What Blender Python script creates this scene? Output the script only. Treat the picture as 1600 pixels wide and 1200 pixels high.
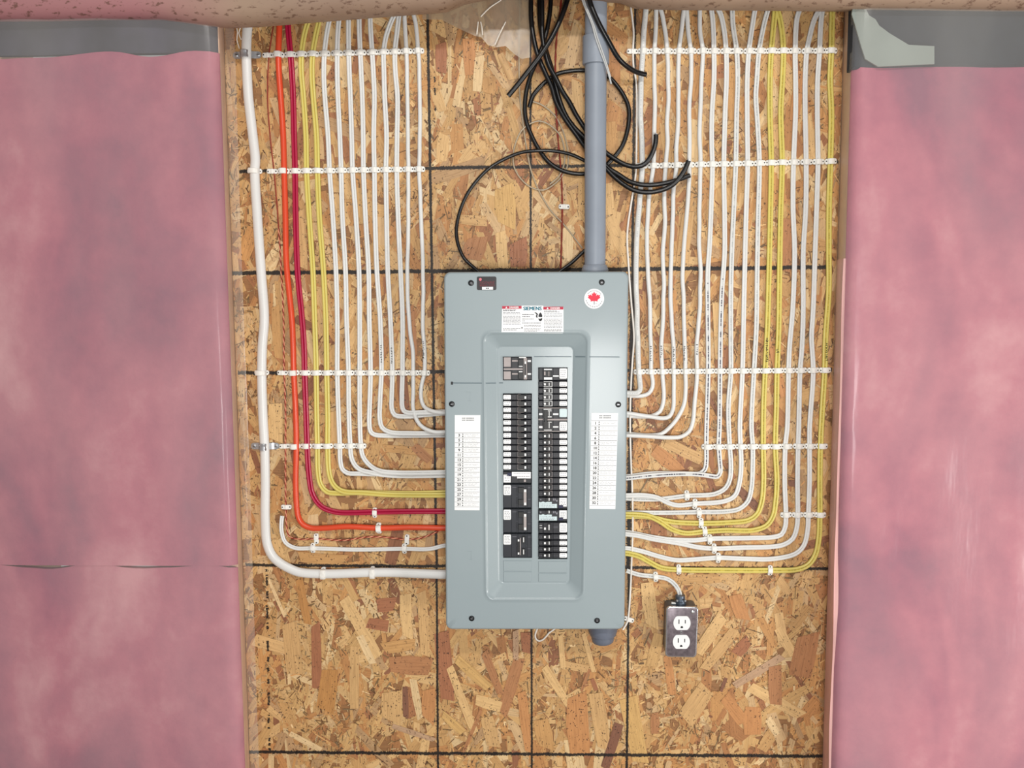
import bpy, bmesh, math, random
from mathutils import Vector, Matrix, noise

random.seed(7)
for o in list(bpy.data.objects): bpy.data.objects.remove(o)
SC = bpy.context.scene
COL = SC.collection
Z0 = 1.45                                     # height of the wall grid's reference row above the floor

# ------------------------------------------------------------------ camera
F = 1450.0
CX, CY, CZ, PI_, YA, RO = 0.02584, -1.88072, 0.16032, -0.09867, 0.03488, 0.00616
def cam_axes():
    cp, sp, cy, sy, cr, sr = math.cos(PI_), math.sin(PI_), math.cos(YA), math.sin(YA), math.cos(RO), math.sin(RO)
    Rx = Matrix(((1,0,0),(0,cp,-sp),(0,sp,cp))); Rz = Matrix(((cy,-sy,0),(sy,cy,0),(0,0,1))); Ry = Matrix(((cr,0,sr),(0,1,0),(-sr,0,cr)))
    return Rz @ Rx @ Ry
RM = cam_axes()
CAMP = Vector((CX, CY, CZ + Z0))
cd = bpy.data.cameras.new('camera'); cam = bpy.data.objects.new('camera', cd); COL.objects.link(cam)
cd.sensor_width = 36.0; cd.lens = F*36/1600; cd.clip_start = 0.02
m = Matrix.Identity(4)
r_, f_, u_ = RM.col[0], RM.col[1], RM.col[2]
for i in range(3):
    m[i][0] = r_[i]; m[i][1] = u_[i]; m[i][2] = -f_[i]; m[i][3] = CAMP[i]
cam.matrix_world = m
SC.camera = cam

# ------------------------------------------------------------------ light and exposure
wd = bpy.data.worlds.new('world'); SC.world = wd; wd.use_nodes = True
bg = wd.node_tree.nodes['Background']; bg.inputs[0].default_value = (1.0, 0.985, 0.96, 1); bg.inputs[1].default_value = 0.27
def area(name, loc, target, sx, sy, power, col=(1,1,1)):
    l = bpy.data.lights.new(name, 'AREA'); l.shape = 'RECTANGLE'; l.size = sx; l.size_y = sy; l.energy = power; l.color = col
    o = bpy.data.objects.new(name, l); COL.objects.link(o); o.location = loc
    d = Vector(target) - Vector(loc); o.rotation_euler = d.to_track_quat('-Z', 'Y').to_euler()
    return o
area('doorway_daylight', (0.28, -3.0, 1.12), (0.06, 0, 1.40), 0.5, 0.5, 36, (1.0, 0.985, 0.96))
area('work_lamp', (2.10, -1.75, 0.62), (0.0, 0, 1.20), 0.5, 0.55, 27, (1.0, 0.97, 0.92))
area('ceiling_lamp', (0.05, -2.05, 2.75), (0.0, 0.0, 1.2), 1.2, 0.08, 19, (1.0, 0.97, 0.92))
SC.view_settings.view_transform = 'Standard'; SC.view_settings.look = 'None'
SC.view_settings.gamma = 1.0; SC.view_settings.use_curve_mapping = False
SC.view_settings.exposure = 0.05

# ------------------------------------------------------------------ helpers
def W(px, py, d=0.0):
    """point of the room, at depth d in front of the board, seen at a measured place of the photograph"""
    dr = RM @ Vector(((px-800)/F, 1.0, (600-py)/F))
    t = (-d - CAMP.y)/dr.y
    return CAMP + dr*t
def lin(c):
    return tuple(((v/255)/12.92 if v/255 <= 0.04045 else ((v/255+0.055)/1.055)**2.4) for v in c)
def c4(c): return (*lin(c), 1.0)

class G:
    """collects faces of one mesh"""
    def __init__(s): s.v = []; s.f = []; s.mi = []; s.cur = 0; s.uv = None
    def face(s, idx): s.f.append(tuple(idx)); s.mi.append(s.cur)
    def add(s, vs):
        n = len(s.v); s.v.extend([tuple(v) for v in vs]); return list(range(n, n+len(vs)))
    def box(s, x0, z0, x1, z1, d0, d1, bev=0.0):
        if x0 > x1: x0, x1 = x1, x0
        if z0 > z1: z0, z1 = z1, z0
        b = min(bev, (x1-x0)*.45, (z1-z0)*.45)
        def ring(x0, z0, x1, z1, d): return s.add([(x0,-d,z0),(x1,-d,z0),(x1,-d,z1),(x0,-d,z1)])
        r0 = ring(x0, z0, x1, z1, d0)
        r1 = ring(x0, z0, x1, z1, d1 - b) if b else ring(x0, z0, x1, z1, d1)
        s.bridge(r0, r1)
        if b:
            r2 = ring(x0+b, z0+b, x1-b, z1-b, d1); s.bridge(r1, r2); r1 = r2
        s.face(r1); s.face(r0[::-1])
    def pbox(s, px0, py0, px1, py1, d0, d1, bev=0.0):
        a = W(px0, py0, d1); b = W(px1, py1, d1); s.box(a.x, a.z, b.x, b.z, d0, d1, bev)
    def bridge(s, a, b):
        n = len(a)
        for i in range(n):
            s.face((a[i], a[(i+1) % n], b[(i+1) % n], b[i]))
    def lathe(s, p0, axis, prof, n=24, cap0=True, cap1=True):
        """prof: list of (distance along axis, radius)"""
        axis = Vector(axis).normalized(); h = Vector((1,0,0)) if abs(axis.x) < .9 else Vector((0,1,0))
        e1 = axis.cross(h).normalized(); e2 = axis.cross(e1)
        prev = None
        for t, r in prof:
            c = Vector(p0) + axis*t
            ring = s.add([c + e1*(r*math.cos(2*math.pi*k/n)) + e2*(r*math.sin(2*math.pi*k/n)) for k in range(n)])
            if prev is None:
                if cap0: s.face(ring[::-1])
            else: s.bridge(prev, ring)
            prev = ring
        if cap1: s.face(prev)
    def poly(s, pts, d0, d1):
        """prism from an outline of (x,z)"""
        a = s.add([(x,-d0,z) for x, z in pts]); b = s.add([(x,-d1,z) for x, z in pts])
        s.bridge(a, b); s.face(b); s.face(a[::-1])
    def strip(s, pts, w, d, th=0.0002):
        """thin flat stroke of width w along (x,z) points, lying at depth d"""
        P = [Vector((x, 0, z)) for x, z in pts]; n = len(P); L = []; R = []
        for i in range(n):
            t = (P[min(i+1, n-1)] - P[max(i-1, 0)]);
            if t.length < 1e-9: t = Vector((1,0,0))
            t.normalize(); q = Vector((-t.z, 0, t.x))*w/2
            L.append(P[i]+q); R.append(P[i]-q)
        a = s.add([(p.x, -d-th, p.z) for p in L]); b = s.add([(p.x, -d-th, p.z) for p in R])
        for i in range(n-1): s.face((a[i], b[i], b[i+1], a[i+1]))
    def raw(s, vs, fs, off=(0,0,0)):
        n = len(s.v); s.v.extend([(v[0]+off[0], v[1]+off[1], v[2]+off[2]) for v in vs])
        for f in fs: s.face([i+n for i in f])
    def build(s, name, mats, parent=None, smooth=False, angle=None, fix=True):
        me = bpy.data.meshes.new(name); me.from_pydata(s.v, [], s.f)
        if not isinstance(mats, (list, tuple)): mats = [mats]
        for mt in mats: me.materials.append(mt)
        if len(mats) > 1: me.polygons.foreach_set('material_index', s.mi)
        if s.uv is not None:
            ul = me.uv_layers.new(name='UVMap'); flat = []
            for p in me.polygons:
                for vi in p.vertices: flat.extend(s.uv[vi])
            ul.data.foreach_set('uv', flat)
        me.update()
        if fix and len(s.f) < 60000:
            bm = bmesh.new(); bm.from_mesh(me); bmesh.ops.recalc_face_normals(bm, faces=bm.faces); bm.to_mesh(me); bm.free()
        if smooth:
            me.polygons.foreach_set('use_smooth', [True]*len(me.polygons))
            if angle is not None: me.set_sharp_from_angle(angle=math.radians(angle))
        o = bpy.data.objects.new(name, me); COL.objects.link(o)
        if parent is not None: attach(o, parent)
        return o
def attach(o, parent):
    o.parent = parent
    def world(p):
        mw = Matrix.LocRotScale(p.location, p.rotation_euler, None)
        return mw if p.parent is None else world(p.parent) @ p.matrix_parent_inverse @ mw
    o.matrix_parent_inverse = world(parent).inverted()
def tag(o, label=None, cat=None, group=None, kind=None):
    if label: o['label'] = label
    if cat: o['category'] = cat
    if group: o['group'] = group
    if kind: o['kind'] = kind
    return o
def empty(name, loc, label=None, cat=None, group=None):
    o = bpy.data.objects.new(name, None); COL.objects.link(o); o.location = loc; o.empty_display_size = 0.03
    return tag(o, label, cat, group)
def cat_path(pts, step=0.006, closed=False):
    """Catmull-Rom through 3-D points, resampled"""
    P = [Vector(p) for p in pts]; out = []
    n = len(P)
    for i in range(n-1):
        p0 = P[i-1] if i else P[0]*2-P[1]; p1, p2 = P[i], P[i+1]; p3 = P[i+2] if i+2 < n else P[-1]*2-P[-2]
        L = (p2-p1).length
        if L < 1e-7: continue
        k = max(2, int(L/step))
        # centripetal form keeps long/short spans from overshooting
        t0 = 0; t1 = t0+max((p1-p0).length,1e-5)**.5; t2 = t1+max(L,1e-5)**.5; t3 = t2+max((p3-p2).length,1e-5)**.5
        for j in range(k):
            t = t1+(t2-t1)*j/k
            a1 = p0*((t1-t)/(t1-t0))+p1*((t-t0)/(t1-t0)); a2 = p1*((t2-t)/(t2-t1))+p2*((t-t1)/(t2-t1)); a3 = p2*((t3-t)/(t3-t2))+p3*((t-t2)/(t3-t2))
            b1 = a1*((t2-t)/(t2-t0))+a2*((t-t0)/(t2-t0)); b2 = a2*((t3-t)/(t3-t1))+a3*((t-t1)/(t3-t1))
            out.append(b1*((t2-t)/(t2-t1))+b2*((t-t1)/(t2-t1)))
    out.append(P[-1])
    return out
def sweep(g, path, prof, twist=0.0):
    """prof: closed loop of (side, front) offsets; front points away from the board"""
    n = len(path); m_ = len(prof); prev = None; L = 0.0
    if g.uv is None: g.uv = []
    for i, p in enumerate(path):
        t = (path[min(i+1, n-1)] - path[max(i-1, 0)]).normalized()
        nn = Vector((0,-1,0)); nn = (nn - t*nn.dot(t))
        if nn.length < 1e-4: nn = Vector((0,0,1))
        nn.normalize(); s_ = t.cross(nn)
        if i: L += (path[i]-path[i-1]).length
        a = twist*L; ca, sa = math.cos(a), math.sin(a)
        ring = g.add([p + s_*(x*ca - y*sa) + nn*(x*sa + y*ca) for x, y in prof])
        g.uv.extend([(L, k/m_) for k in range(m_)])
        if prev is not None: g.bridge(prev, ring)
        else: g.face(ring[::-1])
        prev = ring
    g.face(prev)
def prof_round(w, n=12, flat=1.0): return [(w/2*math.cos(2*math.pi*k/n), flat*w/2*math.sin(2*math.pi*k/n)) for k in range(n)]
def prof_flat(w, th, n=32, groove=0.88):
    out = []
    for k in range(n):
        a = 2*math.pi*k/n; x = w/2*math.cos(a); y = th/2*math.copysign(abs(math.sin(a))**0.55, math.sin(a))
        out.append((x, y*(1-groove*math.exp(-(x/(0.10*w))**2))))
    return out
_txt = {}
def text_geo(body, size, bold=0.0, align='CENTER', sx=1.0):
    key = (body, size, bold, align, sx)
    if key not in _txt:
        cu = bpy.data.curves.new('t', 'FONT'); cu.body = body; cu.size = size; cu.align_x = align; cu.align_y = 'CENTER'; cu.offset = bold; cu.resolution_u = 2
        o = bpy.data.objects.new('t', cu); COL.objects.link(o)
        me = bpy.data.meshes.new_from_object(o)
        _txt[key] = ([(v.co.x*sx, 0, v.co.y) for v in me.vertices], [tuple(p.vertices) for p in me.polygons])
        bpy.data.objects.remove(o); bpy.data.curves.remove(cu); bpy.data.meshes.remove(me)
    return _txt[key]
def put_text(g, body, px, py, d, hpx, bold=0.0, align='CENTER', rot=0.0, sx=1.0):
    """flat lettering of cap height hpx pixels"""
    p = W(px, py, d); size = hpx*0.00125/0.69
    v, f = text_geo(body, size, bold*size, align, sx)
    if rot:
        c, s_ = math.cos(rot), math.sin(rot); v = [(x*c - z*s_, y, x*s_ + z*c) for x, y, z in v]
    g.raw(v, f, p)

# ------------------------------------------------------------------ materials
MATS = {}
class NT:
    def __init__(s, name):
        s.m = bpy.data.materials.new(name); s.m.use_nodes = True; s.t = s.m.node_tree; s.t.nodes.clear()
        s.out = s.n('ShaderNodeOutputMaterial'); s.b = s.n('ShaderNodeBsdfPrincipled'); s.l(s.b.outputs[0], s.out.inputs[0])
    def n(s, ty, **kw):
        x = s.t.nodes.new(ty)
        for k, v in kw.items(): setattr(x, k, v)
        return x
    def l(s, a, b): s.t.links.new(a, b)
    def setv(s, sock, v):
        if hasattr(v, 'links') or hasattr(v, 'is_linked'): s.l(v, sock)
        else: sock.default_value = v
    def math(s, op, a, b=None, c=None, clamp=False):
        x = s.n('ShaderNodeMath', operation=op, use_clamp=clamp)
        for i, v in enumerate((a, b, c)):
            if v is not None: s.setv(x.inputs[i], v)
        return x.outputs[0]
    def noise(s, vec, scale, detail=2, rough=.5, dist=0.0):
        x = s.n('ShaderNodeTexNoise'); x.inputs['Scale'].default_value = scale; x.inputs['Detail'].default_value = detail
        x.inputs['Roughness'].default_value = rough; x.inputs['Distortion'].default_value = dist
        if vec is not None: s.l(vec, x.inputs['Vector'])
        return x
    def ramp(s, fac, stops, interp='LINEAR'):
        x = s.n('ShaderNodeValToRGB'); x.color_ramp.interpolation = interp; el = x.color_ramp.elements
        while len(el) < len(stops): el.new(.5)
        for e, (p, c) in zip(el, stops): e.position = p; e.color = c if len(c) == 4 else (*c, 1)
        s.l(fac, x.inputs[0]); return x.outputs[0]
    def mix(s, fac, a, b, mode='MIX'):
        x = s.n('ShaderNodeMix', data_type='RGBA', blend_type=mode)
        s.setv(x.inputs[0], fac); s.setv(x.inputs[6], a); s.setv(x.inputs[7], b); return x.outputs[2]
    def mapping(s, vec, scale=(1,1,1), loc=(0,0,0)):
        x = s.n('ShaderNodeMapping'); x.inputs['Scale'].default_value = scale; x.inputs['Location'].default_value = loc; s.l(vec, x.inputs[0]); return x.outputs[0]
    def bump(s, h, strength, dist=0.001):
        x = s.n('ShaderNodeBump'); x.inputs['Strength'].default_value = strength; x.inputs['Distance'].default_value = dist
        s.l(h, x.inputs['Height']); s.l(x.outputs[0], s.b.inputs['Normal'])
    def P(s, **kw):
        for k, v in kw.items(): s.setv(s.b.inputs[k.replace('_', ' ')], v)
def simple(name, rgb, rough=.5, metal=0.0, spec=.5, var=0.06, scale=60, bump=0.0):
    t = NT(name); tc = t.n('ShaderNodeTexCoord')
    nz = t.noise(tc.outputs['Object'], scale, 3)
    c = lin(rgb); lo = tuple(v*(1-var) for v in c); hi = tuple(min(1, v*(1+var)) for v in c)
    t.l(t.ramp(nz.outputs[0], [(.3, (*lo,1)), (.7, (*hi,1))]), t.b.inputs['Base Color'])
    t.P(Roughness=rough, Metallic=metal, Specular_IOR_Level=spec)
    if bump: t.bump(nz.outputs[0], bump, .001)
    return t.m

def osb_material():
    t = NT('osb_strands')
    at = t.n('ShaderNodeAttribute', attribute_name='strand_col')
    geo = t.n('ShaderNodeNewGeometry'); sep = t.n('ShaderNodeSeparateXYZ'); t.l(geo.outputs['Position'], sep.inputs[0])
    X, Z = sep.outputs[0], sep.outputs[2]
    uv = t.n('ShaderNodeUVMap'); uv.uv_map = 'UVMap'
    gr = t.noise(t.mapping(uv.outputs[0], (14, 420, 1)), 1.0, 4, .6)
    g2 = t.noise(t.mapping(uv.outputs[0], (40, 160, 1)), 1.0, 3, .6)
    col = t.mix(1.0, at.outputs['Color'], t.ramp(gr.outputs[0], [(.28, (.74,.70,.66,1)), (.5, (1,1,1,1)), (.75, (1.13,1.12,1.10,1))]), 'MULTIPLY')
    col = t.mix(.55, col, t.ramp(g2.outputs[0], [(.3, (.84,.80,.76,1)), (.6, (1.05,1.04,1.02,1))]), 'MULTIPLY')
    big = t.noise(geo.outputs['Position'], 5.0, 2)
    col = t.mix(.6, col, t.ramp(big.outputs[0], [(.3, (.88,.85,.82,1)), (.7, (1.05,1.04,1.0,1))]), 'MULTIPLY')
    # small dark pits between chips
    sp = t.noise(t.mapping(geo.outputs['Position'], (1,1,.8)), 250.0, 2, .6)
    zone = t.noise(geo.outputs['Position'], 17.0, 2)
    pit = t.math('MULTIPLY', t.ramp(sp.outputs[0], [(.63, (0,0,0,1)), (.66, (1,1,1,1))]), t.ramp(zone.outputs[0], [(.40, (.25,.25,.25,1)), (.54, (1,1,1,1))]))
    col = t.mix(t.math('MULTIPLY', pit, .85), col, c4((52,32,20)))
    # marker lines ruled on the board
    jn = t.noise(geo.outputs['Position'], 26.0, 2, .6); jf = t.noise(t.mapping(geo.outputs['Position'], (1,1,1)), 320.0, 2, .7)
    jit = t.math('ADD', t.math('MULTIPLY', t.math('SUBTRACT', jn.outputs[0], .5), .004), t.math('MULTIPLY', t.math('SUBTRACT', jf.outputs[0], .5), .007))
    mask = None
    def addm(mk):
        nonlocal mask
        mask = mk if mask is None else t.math('MAXIMUM', mask, mk)
    def line(p, q, w, horiz, ends=None, ragged=1.0, dash=False):
        a, b = W(*p), W(*q)
        u, v = (X, Z) if horiz else (Z, X)
        au, av, bu, bv = (a.x, a.z, b.x, b.z) if horiz else (a.z, a.x, b.z, b.x)
        k = (bv-av)/(bu-au)
        dist = t.math('ABSOLUTE', t.math('ADD', t.math('SUBTRACT', v, t.math('MULTIPLY_ADD', u, k, av-k*au)), t.math('MULTIPLY', jit, ragged)))
        mk = t.n('ShaderNodeMapRange', clamp=True); t.l(dist, mk.inputs[0])
        for i, v_ in enumerate((w*.55+.0007, w*.55-.0007, 0.0, 1.0)): mk.inputs[i+1].default_value = v_*1.0
        mk = mk.outputs[0]
        if ends is not None:
            lo, hi = min(au, bu), max(au, bu)
            mk = t.math('MULTIPLY', mk, t.math('MULTIPLY', t.math('GREATER_THAN', u, lo), t.math('LESS_THAN', u, hi)))
        if dash:
            dn = t.noise(t.mapping(geo.outputs['Position'], (0,0,1)), 42.0, 2, .7)
            mk = t.math('MULTIPLY', mk, t.math('GREATER_THAN', dn.outputs[0], .50))
        addm(mk)
    line((374,268), (1310,253), .0062, True, 1, 1.0)
    line((362,427), (1300,417.5), .0075, True, 1, 1.1)
    line((372,582.5), (1300,577.5), .0070, True, 1, 1.2)
    line((384,882.5), (1296,888.5), .0058, True, 1, 1.0)
    line((388,1174.5), (1290,1181.5), .0064, True, 1, 1.1)
    line((668,0), (682.3,880), .0050, False, 1, .6); line((682.3,880), (684.5,1210), .0042, False, 1, .5)
    line((828.5,0), (831,1215), .0040, False, 1, .6)
    line((992.5,0), (979,1215), .0048, False, 1, .7)
    line((989,425), (981.5,885), .0085, False, 1, 1.6)
    line((417,885), (421,1172), .0045, False, 1, 1.3, True)
    line((679,120), (680.5,175), .0030, False, 1, 1.0, True)
    col = t.mix(t.math('MULTIPLY', mask, .97), col, c4((15,12,13)))
    t.l(col, t.b.inputs['Base Color'])
    t.P(Roughness=t.ramp(gr.outputs[0], [(.3, (.62,.62,.62,1)), (.7, (.42,.42,.42,1))]), Specular_IOR_Level=.42)
    t.bump(t.math('ADD', gr.outputs[0], t.math('MULTIPLY', g2.outputs[0], .7)), .35, .0006)
    return t.m

def jacket(name, rgb, rough=.34, print_fac=0.0, dark=(40,42,60), var=.04, start=0.0):
    """plastic cable jacket with printing along its length where print_fac > 0"""
    t = NT(name); uv = t.n('ShaderNodeUVMap'); uv.uv_map = 'UVMap'
    sep = t.n('ShaderNodeSeparateXYZ'); t.l(uv.outputs[0], sep.inputs[0]); U, V = sep.outputs[0], sep.outputs[1]
    nz = t.noise(t.mapping(uv.outputs[0], (9, 1, 1)), 1.0, 3)
    c = lin(rgb)
    col = t.ramp(nz.outputs[0], [(.3, (*[v*(1-var) for v in c],1)), (.7, (*[min(1,v*(1+var)) for v in c],1))])
    if print_fac:
        d1 = t.noise(t.mapping(uv.outputs[0], (420,0,0)), 1.0, 1); d2 = t.noise(t.mapping(uv.outputs[0], (55,0,0)), 1.0, 1)
        ink = t.math('MULTIPLY', t.math('GREATER_THAN', d1.outputs[0], .47), t.math('GREATER_THAN', d2.outputs[0], .44))
        band = t.math('LESS_THAN', t.math('ABSOLUTE', t.math('SUBTRACT', V, .25)), .040)
        if start: ink = t.math('MULTIPLY', ink, t.math('GREATER_THAN', U, start))
        col = t.mix(t.math('MULTIPLY', t.math('MULTIPLY', ink, band), print_fac), col, c4(dark))
    t.l(col, t.b.inputs['Base Color']); t.P(Roughness=rough, Specular_IOR_Level=.5)
    return t.m
def poly_material(name, amount=.2, tint=(235,232,226), rough=.18):
    t = NT(name); geo = t.n('ShaderNodeNewGeometry')
    nz = t.noise(t.mapping(geo.outputs['Position'], (1,1,.35)), 7.0, 3)
    t.P(Base_Color=c4(tint), Roughness=rough, Specular_IOR_Level=.55)
    tr = t.n('ShaderNodeBsdfTransparent'); mx = t.n('ShaderNodeMixShader')
    t.l(t.math('MULTIPLY_ADD', nz.outputs[0], amount, amount*.5), mx.inputs[0]); t.l(tr.outputs[0], mx.inputs[1]); t.l(t.b.outputs[0], mx.inputs[2]); t.l(mx.outputs[0], t.out.inputs[0])
    b2 = t.noise(t.mapping(geo.outputs['Position'], (1,1,.25)), 22.0, 3, .55); t.bump(b2.outputs[0], .25, .006)
    return t.m
def pink_material():
    t = NT('pink_glass_wool'); geo = t.n('ShaderNodeNewGeometry')
    a = t.noise(t.mapping(geo.outputs['Position'], (1,1,.55)), 4.2, 3, .55, .6)
    b = t.noise(geo.outputs['Position'], 15.0, 4, .6)
    f = t.math('ADD', t.math('MULTIPLY', a.outputs[0], .75), t.math('MULTIPLY', b.outputs[0], .25))
    t.l(t.ramp(f, [(.32, c4((142,84,108))), (.44, c4((168,94,116))), (.54, c4((186,108,126))), (.68, c4((208,146,154)))]), t.b.inputs['Base Color'])
    t.P(Roughness=.95, Specular_IOR_Level=.1); t.bump(b.outputs[0], .3, .01)
    return t.m
def panel_material():
    t = NT('grey_enamelled_steel'); tc = t.n('ShaderNodeTexCoord')
    nz = t.noise(tc.outputs['Object'], 3.0, 2); fine = t.noise(tc.outputs['Object'], 900.0, 2)
    t.l(t.ramp(nz.outputs[0], [(.3, c4((144,157,162))), (.7, c4((151,164,168)))]), t.b.inputs['Base Color'])
    t.P(Roughness=.42, Specular_IOR_Level=.5, Coat_Weight=.20, Coat_Roughness=.13); t.bump(t.math('ADD', fine.outputs[0], t.math('MULTIPLY', t.noise(tc.outputs['Object'], 9.0, 2).outputs[0], 6.0)), .10, .0012)
    return t.m

M = dict(
    osb=osb_material(), white=jacket('white_jacket', (226,226,224)), white_print=jacket('white_printed_jacket', (226,226,224), print_fac=.85, dark=(60,62,88), start=.60),
    white_faint=jacket('white_faint_print_jacket', (224,224,221), print_fac=.35, dark=(140,150,156)),
    yellow=jacket('yellow_jacket', (218,201,110)), yellow_print=jacket('yellow_printed_jacket', (218,201,108), print_fac=.3, dark=(120,108,40)),
    orange=jacket('orange_jacket', (222,76,42), .32), red=jacket('crimson_jacket', (176,26,66), .3),
    black=jacket('black_rubber', (9,9,12), .33), bell_red=jacket('bell_wire_red', (140,44,26), .4), bell_pale=jacket('bell_wire_pale', (226,150,118), .4),
    clear=jacket('grey_clear_wire', (176,160,136), .3), white_thin=jacket('white_thin_wire', (236,230,222), .4), greywire=jacket('grey_thin_wire', (190,192,192), .35),
    clip=simple('white_clip_plastic', (238,236,230), .4, var=.03), nail=simple('dark_nail_steel', (34,30,30), .45, metal=.4),
    panel=panel_material(), pvc=simple('grey_pvc', (140,148,160), .42, var=.04, scale=25), darkpvc=simple('dark_grey_pvc', (104,110,124), .35, var=.08, scale=40),
    breaker=simple('breaker_black', (13,15,25), .45, var=.12, scale=90), breaker2=simple('breaker_charcoal', (24,28,38), .48, var=.12, scale=90), toggle=simple('toggle_black', (6,6,9), .45), frame=simple('toggle_outline_grey', (170,160,158), .5),
    sticker=simple('sticker_white', (242,243,243), .45, var=.015), stickerblue=simple('sticker_pale_blue', (206,224,226), .45, var=.05, scale=400), ink=simple('ink_black', (24,24,30), .6), inkgrey=simple('ink_grey', (150,150,158), .6), inkmid=simple('ink_mid_grey', (104,104,112), .6),
    redink=simple('ink_crimson', (186,28,62), .5), leaf=simple('leaf_red', (226,22,60), .5), teal=simple('ink_teal', (0,120,142), .5), navy=simple('ink_navy', (22,26,66), .5),
    darksticker=simple('black_sticker', (20,12,18), .35), darkred=simple('sticker_dark_red', (104,24,34), .5), rosy=simple('sticker_rose_dot', (214,110,124), .4), steel=simple('galvanised_steel', (172,174,178), .32, metal=.55, var=.15, scale=120),
    plate=simple('dull_plate_steel', (134,124,130), .34, metal=.85, var=.28, scale=110), steeledge=simple('bright_steel_edge', (214,214,216), .22, metal=.9), connector=simple('blue_grey_zinc', (92,102,116), .36, metal=.6, var=.12), recept=simple('receptacle_white', (240,241,240), .35, var=.01),
    hole=simple('slot_dark', (22,20,22), .8), screw=simple('black_screw', (14,14,18), .35, metal=.3), seam=simple('seam_shadow_grey', (88,104,112), .6), pink=pink_material(), poly=poly_material('clear_poly', .15), polytop=poly_material('hazy_poly', .50, (190,172,148), .25), crease_glint=simple('poly_glint_white', (240,232,220), .25),
    stud=simple('spruce_stud', (226,188,160), .7, var=.10, scale=14), studpink=simple('stud_under_poly', (196,150,134), .5, var=.10, scale=10), grey=simple('grey_sill_foam', (62,60,74), .9, var=.35, scale=12), greyflap=simple('grey_green_building_paper', (138,146,140), .7, var=.08, scale=10), navy2=simple('dark_slate_membrane', (34,40,52), .8, var=.1),
    pinkpale=simple('pale_pink_glass_wool', (232,180,176), .8, var=.1, scale=9), header=None, concrete=simple('concrete_floor', (150,146,140), .85, var=.14, scale=5, bump=.2))
def header_material():
    t = NT('wrapped_header_board'); geo = t.n('ShaderNodeNewGeometry'); a = t.noise(geo.outputs['Position'], 5.0, 3); b = t.noise(t.mapping(geo.outputs['Position'], (1,1,2.2)), 70.0, 3, .6)
    sep = t.n('ShaderNodeSeparateXYZ'); t.l(geo.outputs['Position'], sep.inputs[0])
    pinkside = t.n('ShaderNodeMapRange'); t.l(sep.outputs[0], pinkside.inputs[0])
    for i, v in enumerate((-.72, -.52, 1.0, 0.0)): pinkside.inputs[i+1].default_value = v
    col = t.mix(pinkside.outputs[0], t.ramp(a.outputs[0], [(.3, c4((146,120,102))), (.7, c4((168,142,120)))]), c4((172,120,122)))
    col = t.mix(t.ramp(b.outputs[0], [(.57, (0,0,0,1)), (.66, (.75,.75,.75,1))]), col, c4((96,66,50)))
    t.l(col, t.b.inputs['Base Color']); t.P(Roughness=.6); return t.m
M['header'] = header_material()

# ------------------------------------------------------------------ setting: board of glued strands
PAL = [((212,174,122),6), ((204,164,110),7), ((196,154,102),7), ((198,148,94),5), ((188,136,86),4), ((176,124,80),2.6), ((164,112,76),1.5), ((146,98,70),.7), ((220,190,144),3), ((206,172,128),4), ((184,148,108),3)]
def pal(dark=0):
    c = random.choices([p[0] for p in PAL], [p[1] for p in PAL])[0]
    k = random.uniform(.93, 1.06)
    return tuple(v*k for v in lin(c))
BX0, BX1 = -0.6075, 0.6085
BZ0, BZ1 = Z0-1.10, Z0+0.98
g = G(); g.box(BX0, BZ0, BX1, BZ1, -0.0112, 0.0)
g.uv = [(v[0], v[2]) for v in g.v]
wall = g.build('wall_back', M['osb'])
at = wall.data.attributes.new('strand_col', 'FLOAT_COLOR', 'FACE'); at.data.foreach_set('color', [*lin((150,108,70)), 1]*len(wall.data.polygons))
tag(wall, kind='structure', label='sheet of oriented strand board ruled with black marker lines behind the panel')

def strand_geo(cx, cz, L, w, ang, d, th, jag=.18):
    """irregular six to eight sided flake lying on the board: outline and prism"""
    c, s_ = math.cos(ang), math.sin(ang); h, b = L/2, w/2; r = random.uniform
    k1, k2 = r(-.5,.5)*b*1.2, r(-.5,.5)*b*1.2
    out = [(-h+r(0,jag)*w, -b*r(.75,1)), (0, -b*r(.9,1.08)), (h-r(0,jag)*w+k1*.6, -b*r(.75,1)), (h-k1*.6+r(0,jag)*w*.5, b*r(.75,1)), (0, b*r(.9,1.08)), (-h+k2, b*r(.75,1))]
    out = [(cx + x*c - y*s_, cz + x*s_ + y*c) for x, y in out]
    out = [(min(max(x, BX0+.0005), BX1-.0005), min(max(z, BZ0+.0005), BZ1-.0005)) for x, z in out]
    return out
def add_strand(V, Fc, C, UV, out, d, th, col, ang):
    n = len(V); k = len(out)
    V.extend([(x,-(d-th),z) for x, z in out]); V.extend([(x,-d,z) for x, z in out])
    Fc.append(tuple(range(n+k, n+2*k))); C.append(col)
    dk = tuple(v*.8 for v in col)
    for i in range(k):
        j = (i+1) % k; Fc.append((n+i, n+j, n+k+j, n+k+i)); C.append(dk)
    c, s_ = math.cos(ang), math.sin(ang); o1, o2 = random.uniform(0,50), random.uniform(0,50)
    for x, z in out*2: UV.append((x*c+z*s_+o1, -x*s_+z*c+o2))
def strand_mesh(name, V, Fc, C, UV):
    me = bpy.data.meshes.new(name); me.from_pydata(V, [], Fc)
    a = me.attributes.new('strand_col', 'FLOAT_COLOR', 'FACE'); fl = []
    for c in C: fl.extend((*c, 1.0))
    a.data.foreach_set('color', fl)
    ul = me.uv_layers.new(name='UVMap'); vi = [0]*len(me.loops); me.loops.foreach_get('vertex_index', vi)
    fu = []
    for i in vi: fu.extend(UV[i])
    ul.data.foreach_set('uv', fu); me.materials.append(M['osb']); me.update()
    o = bpy.data.objects.new(name, me); COL.objects.link(o); attach(o, wall)
    return o
def zonal(x, z): return noise.noise((x*9, z*9, 3.3))
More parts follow.
